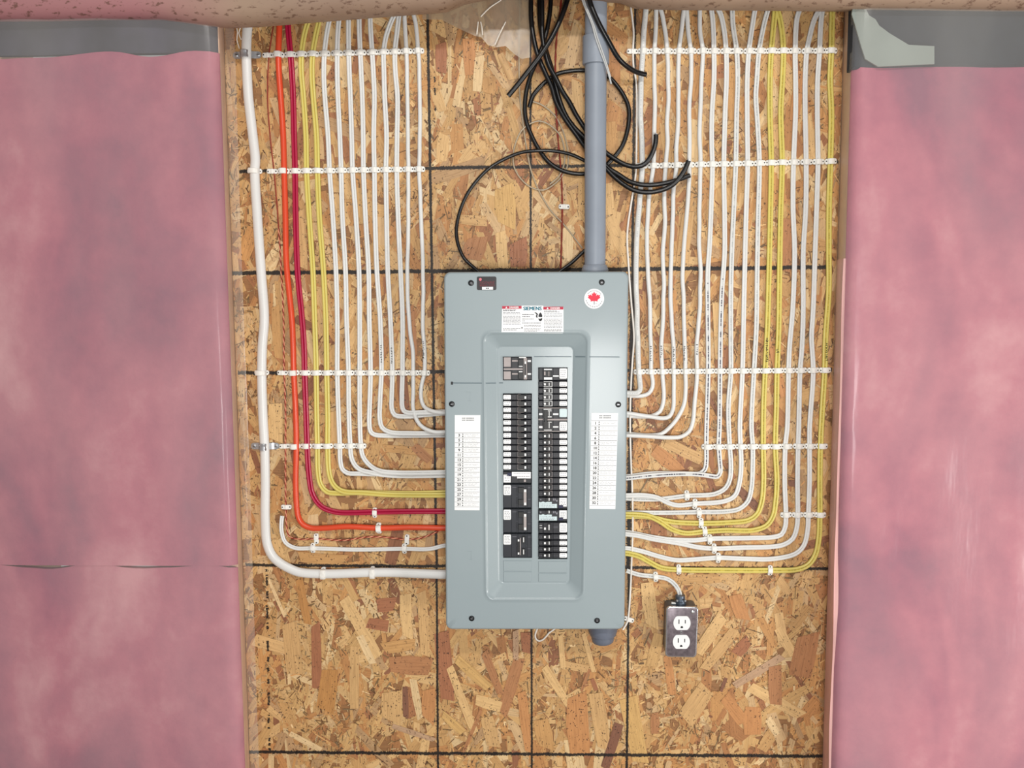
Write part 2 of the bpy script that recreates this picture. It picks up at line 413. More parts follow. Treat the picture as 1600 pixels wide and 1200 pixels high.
VZ0, VZ1 = Z0-0.95, Z0+0.80
def rang(z):
    return random.gauss(math.pi/2, .42) if random.random() < (.80 if z > Z0-.35 else .55) else random.uniform(0, math.pi)
V, Fc, C, UV = [], [], [], []
for i in range(5600):                                # wide flakes, lowest layer first
    x, z = random.uniform(BX0, BX1), random.uniform(VZ0, VZ1)
    L = random.lognormvariate(math.log(.060), .42); w = random.lognormvariate(math.log(.013), .45)
    w = min(w, .034); L = min(L, .15); a = rang(z); d = .0003 + .0011*i/5600
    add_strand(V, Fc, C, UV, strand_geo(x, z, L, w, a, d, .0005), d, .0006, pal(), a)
i = 0
while i < 15000:                                     # fine slivers gathered in rough patches
    x, z = random.uniform(BX0, BX1), random.uniform(VZ0, VZ1)
    if zonal(x, z) + random.uniform(-.25, .25) < .06: 
        if random.random() < .93: continue
    i += 1
    L = random.lognormvariate(math.log(.0085), .5); w = random.lognormvariate(math.log(.0018), .4); a = rang(z) if random.random() < .5 else random.uniform(0, math.pi)
    d = .0015 + .0004*random.random(); col = pal()
    q = random.random()
    if q < .30: col = tuple(v*.34 for v in col)
    elif q < .45: col = tuple(min(1, v*1.25) for v in col)
    else: col = tuple(v*.85 for v in col)
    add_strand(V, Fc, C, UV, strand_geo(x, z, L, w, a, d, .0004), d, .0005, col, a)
tag(strand_mesh('strand_layer', V, Fc, C, UV), kind='stuff')
# the flakes that show largest: each one a piece of the board
CT = dict(l=(220,182,128), p=(228,198,152), t=(206,166,114), h=(198,152,98), g=(190,138,82), b=(176,124,84), r=(166,110,78), d=(132,90,70), o=(196,140,90), y=(208,168,108), n=(186,152,122))
ST = [(536,931,592,1028,20,'l'),(561,990,583,1037,12,'p'),(493,975,496,1075,17,'r'),(467,904,481,975,14,'g'),(420,905,446,964,6,'p'),(586,946,617,943,23,'r'),(572,972,607,978,20,'r'),(633,926,637,996,20,'l'),(659,926,665,1025,17,'t'),(598,1013,648,1005,20,'h'),(604,1037,677,1040,32,'b'),(554,1007,554,1107,16,'t'),(517,1040,508,1112,30,'g'),(452,972,461,1054,28,'t'),(452,1145,502,1171,10,'p'),(612,1078,612,1130,32,'t'),(633,1072,634,1121,10,'d'),(671,1078,668,1127,24,'o'),(612,1133,680,1156,9,'n'),
 (1214,978,1240,1025,16,'l'),(1263,992,1249,1057,36,'b'),(1170,1071,1252,1118,20,'l'),(1222,1025,1147,1071,13,'n'),(1150,981,1100,1045,18,'t'),(1147,1025,1170,998,20,'r'),(1106,1071,1071,1124,32,'t'),(1132,1089,1164,1130,22,'o'),(1135,1057,1126,1080,6,'d'),(1042,1022,1050,1086,14,'o'),(1023,1112,1023,1147,14,'b'),(1216,905,1234,928,14,'t'),(1147,925,1161,969,22,'o'),(1176,1100,1176,1147,30,'o'),(1199,1121,1214,1147,14,'p'),
 (731,55,735,119,19,'o'),(750,87,745,144,14,'p'),(763,119,765,147,21,'h'),(689,65,690,115,18,'r'),(780,81,800,125,11,'t'),(782,360,786,421,17,'l'),(809,374,810,421,28,'r'),(788,290,791,356,32,'y'),(748,369,738,404,34,'b'),(887,353,887,409,16,'p'),(717,342,761,346,16,'t'),
 (690,985,700,1095,26,'r'),(757,1018,783,1085,13,'b'),(812,1030,785,1115,20,'b'),(806,985,806,1030,10,'n'),(822,985,824,1020,18,'r'),(815,1080,827,1175,16,'o'),(702,1040,742,1145,15,'l'),(715,1030,765,1075,18,'y'),(740,1092,783,1104,20,'l'),(752,1108,722,1180,6,'b'),(692,1115,725,1145,14,'y'),(849,1040,888,1100,14,'l'),(900,1082,905,1178,36,'o'),(930,1078,945,1170,24,'t'),(968,1128,945,1200,16,'d'),(912,990,928,1050,8,'l'),(925,1060,932,1078,7,'r'),(921,1045,908,1080,5,'b'),(880,1038,920,1045,14,'t'),(875,990,880,1045,9,'l'),(760,1115,772,1168,24,'t'),(845,1120,855,1170,26,'h'),(980,1085,1000,1190,30,'y'),
 (470,330,474,420,16,'t'),(640,480,646,560,15,'b'),(430,480,436,560,14,'h'),(520,640,520,700,24,'t'),(600,700,690,708,14,'h'),(560,800,620,810,20,'o'),(645,695,672,720,16,'b'),(430,625,432,690,24,'l'),(470,870,540,875,18,'h'),(1020,700,1060,735,22,'o'),(1030,760,1075,800,20,'h'),(1040,690,1100,720,18,'t'),(1150,760,1185,795,14,'d'),(1237,748,1238,760,14,'d'),(1060,590,1066,650,22,'t'),(1120,470,1124,560,15,'l'),(1230,340,1226,425,17,'b'),(1075,330,1065,420,20,'t'),(958,60,960,130,18,'o'),(953,190,957,240,22,'h'),(1250,110,1240,190,15,'o'),(1205,540,1225,620,12,'o'),(1262,180,1268,250,14,'l'),(1142,100,1146,190,18,'h'),(1010,905,1018,980,22,'l'),(1170,830,1210,850,16,'t'),(1060,930,1075,1000,24,'t'),(1090,1020,1130,960,20,'l'),(1210,1040,1212,1100,22,'b')]
nst = 0
def one_strand(x, z, L, w, a, d, col):
    global nst
    V, Fc, C, UV = [], [], [], []
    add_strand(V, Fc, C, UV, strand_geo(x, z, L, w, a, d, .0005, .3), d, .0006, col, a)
    strand_mesh('wood_strand', V, Fc, C, UV); nst += 1
for k, (x0, y0, x1, y1, w, c) in enumerate(ST):
    a, b = W(x0, y0), W(x1, y1); dv = b-a
    one_strand((a.x+b.x)/2, (a.z+b.z)/2, math.hypot(dv.x, dv.z), w*.0013, math.atan2(dv.z, dv.x), .0020+.00001*k, lin(CT[c]))
while nst < 296:
    x, z = random.uniform(BX0+.02, BX1-.02), random.uniform(Z0-.83, Z0+.7)
    if zonal(x, z) > .0: continue
    one_strand(x, z, random.uniform(.05, .11), random.uniform(.013, .028), rang(z), .0014+.000002*nst, pal())

g = G(); g.box(-2.2, -0.02, 2.2, 0.0, 0, 0); g.v = [(-2.4,-4.2,0),(2.4,-4.2,0),(2.4,.14,0),(-2.4,.14,0),(-2.4,-4.2,-.1),(2.4,-4.2,-.1),(2.4,.14,-.1),(-2.4,.14,-.1)]
g.f = [(0,1,2,3),(4,7,6,5),(0,4,5,1),(1,5,6,2),(2,6,7,3),(3,7,4,0)]; g.mi = [0]*6
tag(g.build('floor', M['concrete']), kind='structure')
# studs either side of the sheet and further along the framed wall
SE_L, SE_R = -0.588, 0.597
def stud(name, x0, x1, mat):
    g = G(); g.box(x0, 0.0, x1, Z0+1.05, -0.03, .084, .002)
    return tag(g.build(name, mat), kind='structure')
def tstud(name, xo, xi, xin):
    """stud beside the board: its inner face leans back to the board's edge"""
    g = G(); z0, z1 = 0.0, Z0+1.05
    a = g.add([(xo,.03,z0),(xin,.03,z0),(xin,0,z0),(xi,-.084,z0),(xo,-.084,z0)]); b = g.add([(xo,.03,z1),(xin,.03,z1),(xin,0,z1),(xi,-.084,z1),(xo,-.084,z1)])
    g.bridge(a, b); g.face(b); g.face(a[::-1]); return tag(g.build(name, M['stud']), kind='structure')
tstud('trim_1', -.640, SE_L-.001, -.6085); tstud('trim_2', .650, SE_R+.001, .6095)
stud('trim_3', -1.05, -1.012, M['stud']); stud('trim_4', 1.02, 1.058, M['stud'])

def quilt(name, x0, x1, z0, z1, d, amp, mat, seed, nx, nz, edge='r', thick=.05):
    """soft bulging slab, rounded where it meets the board"""
    g = G(); idx = {}
    for j in range(nz+1):
        for i in range(nx+1):
            u, v = i/nx, j/nz; x = x0+(x1-x0)*u; z = z0+(z1-z0)*v
            e = 1-min(1, (1-u if edge == 'r' else u)*abs(x1-x0)/.012); dd = d + amp*noise.fractal((x*3.3, z*2.4, seed), 1.0, 2.0, 3) - .010*e*e
            idx[i,j] = g.add([(x,-dd,z+(.012*noise.noise((x*11, seed, .5)) if j == nz else 0))])[0]
    for j in range(nz):
        for i in range(nx): g.face((idx[i,j], idx[i+1,j], idx[i+1,j+1], idx[i,j+1]))
    bord = [idx[i,0] for i in range(nx+1)] + [idx[nx,j] for j in range(1,nz+1)] + [idx[i,nz] for i in range(nx-1,-1,-1)] + [idx[0,j] for j in range(nz-1,0,-1)]
    back = g.add([(g.v[k][0], -(d-.014), g.v[k][2]) for k in bord]); g.bridge(bord, back); g.face(back)
    return g.build(name, mat, smooth=True, angle=60)
g = G(); rows_ = []
for j in range(41):
    z = .25 + (Z0+.22-.25)*j/40; k = .003*noise.noise((z*6, 3.0, 1.0)); f_ = 1-.8*max(0, (j-30)/10)
    rows_.append(g.add([(SE_R+.014, -.092, z), (SE_R-.004+k, -.088, z), (SE_R+.0035+k, -.045, z), (.6065, -.004, z), (.6090, -.0005, z), (SE_R+.016, -.040, z)]))
for a_, b_ in zip(rows_, rows_[1:]): g.bridge(a_, b_)
g.face(rows_[0][::-1]); g.face(rows_[-1])
tag(g.build('insulation_strip', M['pinkpale'], smooth=True, angle=50), 'pink insulation strip pressed over the stud edge right of the board', 'insulation')
zs = W(700, 884, .09).z; ztopL = W(300, 84, .09).z; ztopR = W(1350, 100, .09).z
tag(quilt('insulation_batt', -1.45, SE_L, zs+.001, ztopL, .100, .006, M['pink'], 1.0, 60, 70), 'large pink glass wool batt left of the board, upper one', 'insulation', None)
tag(quilt('insulation_batt', -1.45, SE_L, .25, zs-.001, .101, .006, M['pink'], 5.0, 60, 50), 'pink glass wool batt left of the board below the horizontal seam', 'insulation', None)
tag(quilt('insulation_batt', SE_R, 1.35, .25, ztopR, .100, .006, M['pink'], 9.0, 60, 90, 'l'), 'tall pink glass wool batt right of the strand board', 'insulation', None)
tag(quilt('foam_strip', -1.45, SE_L-.003, ztopL+.001, Z0+.86, .094, .008, M['grey'], 3.0, 40, 24), 'blue grey foam above the pink batt at top left', 'foam')
# torn paper and dark membrane at the upper right
g = G(); tp = [(1334,2),(1352,12),(1358,24),(1368,30),(1374,40),(1390,52),(1420,70),(1460,72),(1460,100),(1372,104),(1352,92),(1345,70),(1338,45),(1331,22)]
P = [W(x, y, .112) for x, y in tp]; g.poly([(p.x, p.z) for p in P], .108, .112)
tag(g.build('torn_paper', M['greyflap']), 'torn grey green paper flap at the upper right corner', 'paper')
g = G(); a = W(1336,-60,.10); b = W(1620,104,.10); g.box(a.x, b.z, b.x, a.z, .07, .1025, .004)
tag(g.build('membrane', M['navy2']), 'dark slate membrane behind the torn paper at upper right', 'membrane')

# ------------------------------------------------------------------ clear poly sheets
def sheet(name, prof, z0, z1, nz, mat, seed, amp):
    g = G(); rows = []
    for j in range(nz+1):
        z = z0+(z1-z0)*j/nz; row = []
        for x, d in prof:
            k = noise.fractal((x*6, z*3.0, seed), 1.0, 2.0, 3)
            row.append((x + .002*k, -(d + amp*k*min(1, d/.09)), z))
        rows.append(g.add(row))
    for j in range(nz):
        for i in range(len(prof)-1): g.face((rows[j][i], rows[j][i+1], rows[j+1][i+1], rows[j+1][i]))
    return g.build(name, mat, smooth=True, fix=False)
def dense(pr, st=.02):
    out = []
    for (a, b) in zip(pr, pr[1:]):
        n = max(1, int(math.hypot(b[0]-a[0], b[1]-a[1])/st))
        out += [(a[0]+(b[0]-a[0])*k/n, a[1]+(b[1]-a[1])*k/n) for k in range(n)]
    return out+[pr[-1]]
pl = sheet('vapour_barrier', dense([(-1.45,.120),(-.60,.120),(SE_L+.003,.112),(SE_L+.003,.085),(SE_L-.006,.05),(-.600,.010),(-.585,.006)]), .3, Z0+.87, 90, M['poly'], 2.0, .006)
tag(pl, 'clear plastic vapour barrier sheet over the pink insulation left of the board', 'plastic sheet')
pr_ = sheet('vapour_barrier', dense([(1.35,.120),(.612,.120),(SE_R-.003,.112),(SE_R-.003,.085),(.599,.05),(.603,.012)]), .3, Z0+.70, 90, M['poly'], 8.0, .006)
tag(pr_, 'clear plastic vapour barrier sheet over the pink insulation right of the board', 'plastic sheet')
def crease_glint(parent, pts, d, w=.0022):  # raised fold in the sheet, its glint put in as opaque white colour
    g = G(); path = cat_path([W(x, y, d) for x, y in pts], .006); sweep(g, path, [(-w/2,0),(0,w*.5),(w/2,0)]); g.build('crease_glint', M['crease_glint'], parent)
crease_glint(pl, [(368,36),(371,50),(370,62),(374,76)], .012); crease_glint(pl, [(377,40),(373,52),(377,62)], .012)
# hazy sheet hanging over the top of the board
g = G(); bot = [(660,30),(690,31),(708,40),(722,47),(742,56),(752,58),(762,70),(775,74),(790,72),(803,84),(815,92),(828,90)]
rows = []
for k in range(9):
    t = k/8; rows.append(g.add([W(x, -50+(y+50)*t, .016+.010*math.sin(i*1.7+k*.6)*(1-t)+.004*t) for i, (x, y) in enumerate(bot)]))
for k in range(8):
    for i in range(len(bot)-1): g.face((rows[k][i], rows[k][i+1], rows[k+1][i+1], rows[k+1][i]))
ht = g.build('plastic_flap', M['polytop'], smooth=True, fix=False)
tag(ht, 'hazy creased plastic flap hanging over the top of the board', 'plastic sheet')
for p in ([(783,0),(765,12),(751,26)],[(747,34),(746,44),(745,54)],[(751,34),(753,44),(754,55)],[(790,34),(781,52),(773,70)]): crease_glint(ht, p, .030, .0026)

# wrapped header across the top of the opening
g = G(); prof = [(-500,26),(-200,25),(60,24),(150,22),(237,22),(275,27),(310,32),(345,33),(400,30),(470,24),(560,17),(640,11),(690,7),(720,-6),(760,-14),(900,-14),(975,-8),(1000,1),(1060,3),(1200,4),(1300,5),(1400,6),(1560,8),(2000,8)]
rings = []
for x, y in prof:
    p = W(x, y, .15); ring = []
    for k in range(9):
        a = math.pi*(-.5+k/8)*1.0
        ring.append((p.x, -(.118+.034*math.cos(a)), p.z+.034+.034*math.sin(a) if k < 4 else p.z+.034+.05*(k-4)))
    ring += [(p.x, -.06, p.z+.25), (p.x, -.06, p.z+.012)]
    rings.append(g.add(ring))
for a, b in zip(rings, rings[1:]): g.bridge(a, b)
g.face(rings[0]); g.face(rings[-1][::-1])
tag(g.build('wrapped_header', M['header'], smooth=True, angle=70), 'brownish pink plastic wrapped header running across the top edge', 'header')

# ------------------------------------------------------------------ cables
CABLES = []
def cable(key, name, label, group, kind, wpx, mat, pts, top=True, end='L', lift=None, cat='cable', parent_mats=None):
    w = wpx*.00130
    th = {'flat': .58*w, 'round': w, 'oval': .8*w}[kind]
    prof = {'flat': lambda: prof_flat(w, th), 'round': lambda: prof_round(w, 14), 'oval': lambda: prof_round(w, 16, .8)}[kind]()
    P = list(pts)
    if top:
        (xa, ya), (xb, yb) = P[0][:2], P[1][:2]; k = (xa-xb)/(ya-yb); k = max(-.35, min(.35, k)); P.insert(0, (xa + k*(-45-ya), -45))
    if end == 'L': P.append((P[-1][0]+14, P[-1][1]) + tuple(P[-1][2:]))
    if end == 'R': P.append((P[-1][0]-14, P[-1][1]) + tuple(P[-1][2:]))
    Q = []
    n = len(P)
    for i, p in enumerate(P):
        d = th/2 + .0024 + (p[2]*.001 if len(p) > 2 else 0)
        if lift and i >= n-lift[0]: d += lift[1]*.001
        Q.append(W(p[0], p[1], d))
    path = cat_path(Q, .007)
    if kind == 'round' and mat.startswith('white'):          # slender three-wire cables keep a slight twist
        sd_ = sum(map(ord, label)) * .37
        path = [p + Vector((.0011*noise.noise((p.z*26, sd_, p.x*26)), 0, .0006*noise.noise((p.x*30, sd_, p.z*30+9)))) for p in path]
    g = G(); sweep(g, path, prof)
    o = g.build(name, M[mat], smooth=True, angle=75, fix=False)
    tag(o, label, cat, group); CABLES.append((key, o, th)); return o
GL, GR = 'cables fanned out left of the panel', 'cables fanned out right of the panel'
cable('the thick white cable', 'thick_cable', 'thick white cable farthest left, sweeping round low into the panel', None, 'oval', 15, 'white', [(387.5,34),(385.5,60),(385,86),(386,115),(388,150),(395,212),(399,250),(398,267),(402,337),(408,425),(413,498),(410,540),(409,582),(411,652),(413.5,697),(414.7,754),(414.5,812),(417.5,850),(426,869),(438,880),(452,888),(468,894),(506,896.5),(580,894.5),(612,894.5),(650,896),(694,897.5)])
def bell(name, label, pts, key, twist=True, w=2.3, top=True, end='L'):
    P = list(pts)
    if top: P.insert(0, (P[0][0]+(P[0][0]-P[1][0])*.8, -45))
    if end == 'L': P.append((P[-1][0]+14, P[-1][1]))
    path = cat_path([W(x, y, .005) for x, y in P], .0022)
    e = empty(name, path[0], label, 'wire')
    ra = w*.00130*.5
    for s, mt, nm in ((0, 'bell_red', 'red_strand'), (math.pi, 'bell_pale', 'pale_strand')):
        q = []; L = 0
        for i, p in enumerate(path):
            if i: L += (p-path[i-1]).length
            t = (path[min(i+1,len(path)-1)]-path[max(i-1,0)]).normalized(); nn = Vector((0,-1,0)); sd = t.cross(nn).normalized()
            zz = (Z0+.30-p.z)/.5; 
            a = math.pi/2 + s + (max(0.0, L-.50)*2*math.pi/.017 if twist else L*2*math.pi/.05)
            q.append(p + sd*(ra*.62*math.cos(a)) + nn*(ra*.62*math.sin(a)))
        g = G(); sweep(g, q, prof_round(ra*1.6, 6)); g.build(nm, M['bell_red' if (nm == 'red_strand' or not twist) else mt], e, smooth=True, fix=False)
    return e
bell('bell_wire', 'thin twisted red and pale bell wire between thick white and orange cables', [(429,27),(424,60),(420.5,86),(418,150),(422,212),(428,267),(434,337),(439.5,425),(443,498),(443.5,560),(444,582),(446,640),(446,696),(446.5,792),(448,824),(452,838),(467,842.5),(494,842),(537,844),(577,839),(608,840),(636,843),(660,840),(681,832),(694,826.5)], 'thin')
cable('the orange cable', 'orange_cable', 'orange cable beside the crimson one, left of the panel', None, 'round', 9.2, 'orange', [(437,26),(436,55),(435,85),(436,115),(438.5,150),(442.5,212),(444,267),(446,337),(447,400),(449,430),(456,498),(458,540),(459,582),(461.7,637),(463,696),(462,754),(463.8,795),(467,810),(474,820),(486,825),(508,825),(542,822.7),(592,825),(642,824),(694,825)])
cable('the crimson cable', 'crimson_cable', 'dark crimson cable turning into the panel above the orange one', None, 'flat', 8.8, 'red', [(449,27),(451,55),(454,86),(456.5,120),(458,150),(459.5,212),(461,267),(462,337),(465,425),(472,498),(475,540),(476,582),(478,637),(480,696),(482.5,738),(487,768),(493,781),(503,792),(525,800),(555,801),(583,800),(642,799),(694,798.7)])
cable('the left yellow cable', 'yellow_cable', 'left one of two yellow cables left of the panel', GL, 'flat', 8.4, 'yellow', [(486,20),(476,52),(471,86),(471,115),(474,150),(478,212),(479,267),(483,337),(489,425),(491.5,498),(493,540),(494,582),(495,652),(496,696),(497,738),(501,757),(511,768.5),(530,770.5),(560,769.5),(583,770),(640,771),(694,769.7)])
cable('the right yellow cable', 'yellow_cable', 'right one of two yellow cables left of the panel', GL, 'flat', 8.4, 'yellow', [(501.5,20),(494,52),(488.5,85),(487.5,115),(489.5,150),(494.5,212),(496,267),(499,337),(505.5,425),(509,498),(510,540),(510.5,582),(512,652),(512,696),(514.5,740),(521,757,2),(534,767,5),(569,770,6),(612,773,6),(694,773.6,6)])
ORD = ['first','second','third','fourth','fifth','sixth','seventh','eighth','ninth','tenth','eleventh','twelfth','thirteenth']
LW = [
 [(518,16),(511,50),(507,83),(506,115),(507.5,150),(512.5,212),(515,267),(520,337),(525,425),(527,498),(527,582),(528.5,637),(531,696),(532,722),(535,733),(543,739),(560,740,1),(612,741,1),(694,740.5,1)],
 [(531,16),(528,50),(527,83),(527,115),(528,150),(531,212),(533,267),(535,337),(540,425),(541.5,498),(544.5,582),(545,637),(547,690),(550,718),(560,732,3),(583,739,6),(612,743,6.5),(694,743,6.5)],
 [(544.5,16),(544.5,50),(545,83),(546,115),(547.5,150),(549.5,212),(551,267),(556,337),(561,425),(562,498),(562,582),(562,637),(563.5,690),(567,713),(579,728,5),(593,735.5,10),(620,738.5,12),(694,738,12)],
 [(561,14),(561.5,50),(563,82.5),(564.5,115),(566,150),(567.5,212),(568,267),(571,337),(576,425),(577,498),(579,582),(577.5,637),(577,662),(579,674),(585,679),(600,680.5,0),(640,680.5),(694,680)],
 [(578,12),(579,45),(581.5,82),(583.5,115),(585,150),(584,212),(585,267),(586,337),(589,425),(594,498),(596,582),(594,623),(593.5,655),(597,668,2),(609,675,5),(642,677,6),(694,676.5,6)],
 [(622,12),(612,32),(603,58),(599.5,83),(600,115),(601,150),(604,212),(603,267),(604,337),(606,425),(610,498),(613,582),(612,623),(612,638),(617,648.5),(636,650.6),(665,648),(694,645.5)],
 [(625,12),(621,45),(617,83),(618,115),(621,150),(620.5,212),(620,267),(622,337),(626,425),(629,498),(629,560),(629,582),(628,623),(629,638),(634,644,3),(659,644.5,6),(694,643.5,6)],
 [(632,12),(633,45),(635.5,81),(636,115),(637,150),(637.5,212),(638,267),(638,337),(637,425),(639,498),(645,550),(646,582),(645.5,608),(646,640),(652,658,9),(661,668,11),(676,674.5,12),(694,675,12)],
 [(643,10),(650,40),(653.5,80),(655,115),(656,150),(656,212),(655,264.5),(658,337),(661,425),(661,498),(663,582),(659,602.5),(657.7,620),(662,634),(674,642,9),(694,645,12)]]
for i, p in enumerate(LW):
    cable(f'the {ORD[i]} white cable', 'white_cable', f'{ORD[i]} white cable from left, counted after the yellow pair left of the panel' if i < 8 else 'white cable nearest the panel in the left bundle', GL, 'flat' if i < 7 else 'round', 7.5 if i < 7 else 6.4, 'white', p)
cable('the short white cable', 'white_cable', 'white cable coming out beside the bell wire, lowest but one left of the panel', None, 'flat', 6.6, 'white', [(441,806,-2),(440,814),(440,830),(446,847.5),(461,856),(490,856.5),(554,858.6),(630,857.5),(671,857.7),(694,852.5)], top=False)
# right bundle
RW = [('round','R1',8.2,'white_faint',[(1011,0),(1007.5,37),(1004.5,80),(1002.5,112),(1001,175),(1003.5,250),(1001,294),(995,367),(993.5,425),(995,483),(996.5,527),(998.5,580),(1000,600),(1000,608,2),(996,613.5,5),(979,614,7)]),
 ('round','R2',6.6,'white',[(1026,5),(1025,37),(1022.7,80),(1022.5,125),(1023,175),(1022,225),(1020.5,260),(1018,279),(1014,308),(1011,367),(1012.5,425),(1015.4,483),(1017,542),(1017.7,580),(1020,594),(1019.5,605),(1014,614.5),(1003,618.5),(979,618.5)]),
 ('round','R3',6.6,'white',[(1027.5,2),(1035,25),(1041,62),(1043,80),(1044,125),(1044.5,155),(1042.5,187),(1043,225),(1040,259),(1038,323),(1039,346),(1036,396),(1037,454),(1035,512),(1033.5,542),(1035,580),(1037,614),(1036,630),(1031,643),(1018,650,0),(1000,651,0),(979,649.5,0)]),
 ('round','R4',6.6,'white',[(1071,0),(1066,37),(1061,80),(1060,125),(1060,175),(1057.5,225),(1056.5,258),(1053,294),(1051,346),(1049,396),(1047.5,440),(1049,498),(1052,542),(1053,580),(1052.7,608),(1051,640),(1046,650.6,4),(1036,653.5,7),(1012,650.5,8),(979,645.5,8)]),
 ('round','R5',6.6,'white',[(1072.5,5),(1074,37),(1079.5,80),(1079.5,125),(1077,175),(1077.5,225),(1077,260),(1076.5,287),(1074,323),(1069,381),(1066.5,425),(1068,469),(1069,512),(1071,580),(1071.4,608),(1068,634.6),(1059,652),(1044.6,669.6),(1033,678),(1012,680),(979,677.5)]),
 ('round','R6',6.6,'white',[(1094,0),(1094,50),(1098.5,80),(1096,125),(1095,162),(1093,212),(1094.5,258),(1092.7,323),(1092.7,381),(1094.7,425),(1093.6,469),(1090.7,512),(1088,556),(1089,580),(1086,623),(1082.5,658),(1076.7,674),(1065,682),(1045,684,6),(1020,682.5,8),(979,680.5,8)]),
 ('flat','R7',7.4,'white_print',[(1110,2),(1114,37),(1115.5,80),(1115.5,125),(1112.5,175),(1112,225),(1113,259),(1111.7,308),(1108.8,381),(1106,425),(1106,483),(1106.5,580),(1104,667),(1103.5,696),(1103.5,722),(1101.5,733),(1094,739.5),(1062,739.5),(1018,740),(979,744.5)]),
 ('flat','R8',7.4,'white_print',[(1114,1),(1125,20),(1131,45),(1134.5,80),(1135,125),(1133,175),(1131,257),(1132,337),(1132,396),(1128,454),(1126,512),(1125,580),(1124,667),(1123,696),(1125,725),(1125.5,737),(1121,744.5),(1111.7,744,3),(1091,741,6),(1062,740.5,6.5),(1018,743,6.5),(979,747,6.5)]),
 ('flat','R9',7.4,'white_faint',[(1144,1),(1145,37),(1151,80),(1152.5,125),(1151,175),(1149.5,257),(1146.7,323),(1144,381),(1142,454),(1142,542),(1142,580),(1138,637),(1140,696),(1142,725),(1140.5,748),(1134,762),(1117.5,771.5),(1073.8,774.6),(1033,779.5),(1004,780),(979,778.5)]),
 ('flat','R10',7.4,'white',[(1182,1),(1176,37),(1170,80),(1167.5,125),(1167.5,200),(1168,257),(1165.6,337),(1162.7,454),(1160,580),(1156,667),(1157,696),(1158,725),(1155.4,754),(1148,774.6),(1132,783),(1085.4,787),(1060,789.5),(1044.6,786,3),(1027,777.5,6),(1008,774,6.5),(979,774,6.5)]),
 ('flat','R11',7.4,'white_faint',[(1204,1),(1194,37),(1186,80),(1182.5,125),(1181,150),(1184,200),(1186.5,257),(1184.6,337),(1183,425),(1181.7,512),(1178,580),(1174,667),(1176,696),(1176,725),(1174,763),(1168.5,783),(1155,795),(1135,799),(1091,800),(1047.5,801),(979,801)]),
 ('flat','Y1',8.2,'yellow_print',[(1212.5,0),(1209,37),(1205,80),(1203,125),(1203,175),(1205,256),(1203.6,337),(1201.5,425),(1199,512),(1195.5,580),(1193,637),(1192.5,696),(1193,754),(1190.4,783),(1183,803),(1170,812.5),(1135,816.5),(1094,817.5),(1047.5,815),(1024,809.5),(1008,807),(979,807)]),
 ('flat','Y2',8.2,'yellow_print',[(1214,12),(1220,37),(1224,80),(1222.5,125),(1220,175),(1222,255),(1219.6,337),(1218,425),(1216.7,512),(1214,580),(1213,637),(1211.4,696),(1213.7,754),(1212,783),(1208,806),(1197.7,821),(1176,828.5),(1135,828.5),(1100,830.6),(1071,833),(1050,827),(1030,814,4),(1012,806,7),(979,803.5,7)]),
 ('flat','R12',7.6,'white',[(1255,4),(1246,25),(1242.5,80),(1243,125),(1243,175),(1239.8,255),(1239,323),(1241.5,396),(1238.5,483),(1233.6,542),(1232,580),(1230,667),(1227,696),(1226,754),(1227.8,804),(1227,822),(1221,835),(1208,839),(1170,840.5),(1108.7,841.7),(1085,844),(1047.5,843),(1018,839),(979,831.5)]),
 ('flat','R13',7.6,'white',[(1285,7),(1272.5,30),(1264,62),(1260.5,80),(1258,125),(1258,175),(1259.5,255),(1259,323),(1255,396),(1255,483),(1253,542),(1250,580),(1248,667),(1247,696),(1246,754),(1246.4,804),(1245,824),(1238.5,841.7),(1225.4,850.5),(1208,854),(1160,855.5),(1117.5,857),(1091,855),(1062,849),(1018,841.7,5),(1000,837.5,6.5),(979,834.5,6.5)]),
 ('flat','R14',7.6,'white',[(1286,8),(1282.5,37),(1280.5,80),(1277.5,125),(1277,175),(1278,254),(1276.5,308),(1273.5,396),(1270.6,483),(1268,527),(1270.6,580),(1265,667),(1264.8,696),(1264.8,754),(1263,804),(1262,827),(1256,852),(1243,865),(1208,873),(1164,873),(1122,871.4),(1085,874),(1056,875),(1027,868.5),(1004,861.5),(979,856.5)]),
 ('flat','Y3',8.6,'yellow_print',[(1301,2),(1300,37),(1299,80),(1297,125),(1299,175),(1297.5,253),(1295.4,323),(1295,396),(1295,454),(1290,527),(1288.5,580),(1285,637),(1282,696),(1281,754),(1281,804),(1279.4,841.7),(1274,867),(1263,882.5),(1246,889.5),(1202,891),(1130,891),(1059,890),(1033,887),(1012.5,876.7),(998,869,3),(979,864.5,5)])]
LABR = {'R1':'stout white cable nearest the panel in the right bundle','Y1':'left one of the paired yellow cables in the right bundle','Y2':'right one of the paired yellow cables in the right bundle','Y3':'lone yellow cable farthest right, beside the pink insulation',
 'R7':'white cable with bold dark printing, left one of the printed pair','R8':'white cable with bold dark printing, right one of the printed pair','R12':'first white cable right of the paired yellow cables','R13':'second white cable right of the paired yellow cables','R14':'white cable just left of the lone yellow cable on the right'}
KEYR = {'Y1':'the left paired yellow cable','Y2':'the right paired yellow cable','Y3':'the lone yellow cable','R1':'the stout white cable'}
for i, (kd, k, w, mt, p) in enumerate(RW):
    if k in LABR: lb = LABR[k]
    elif i < 6: lb = f'{ORD[i]} slender round white cable from the panel in the right bundle'
    else: lb = f'{ORD[i]} white cable counted from the panel in the right bundle'
    cable(KEYR.get(k, f'white cable {k[1:]}'), 'yellow_cable' if k[0] == 'Y' else 'white_cable', lb, GR, kd, w, mt, p, end='R')
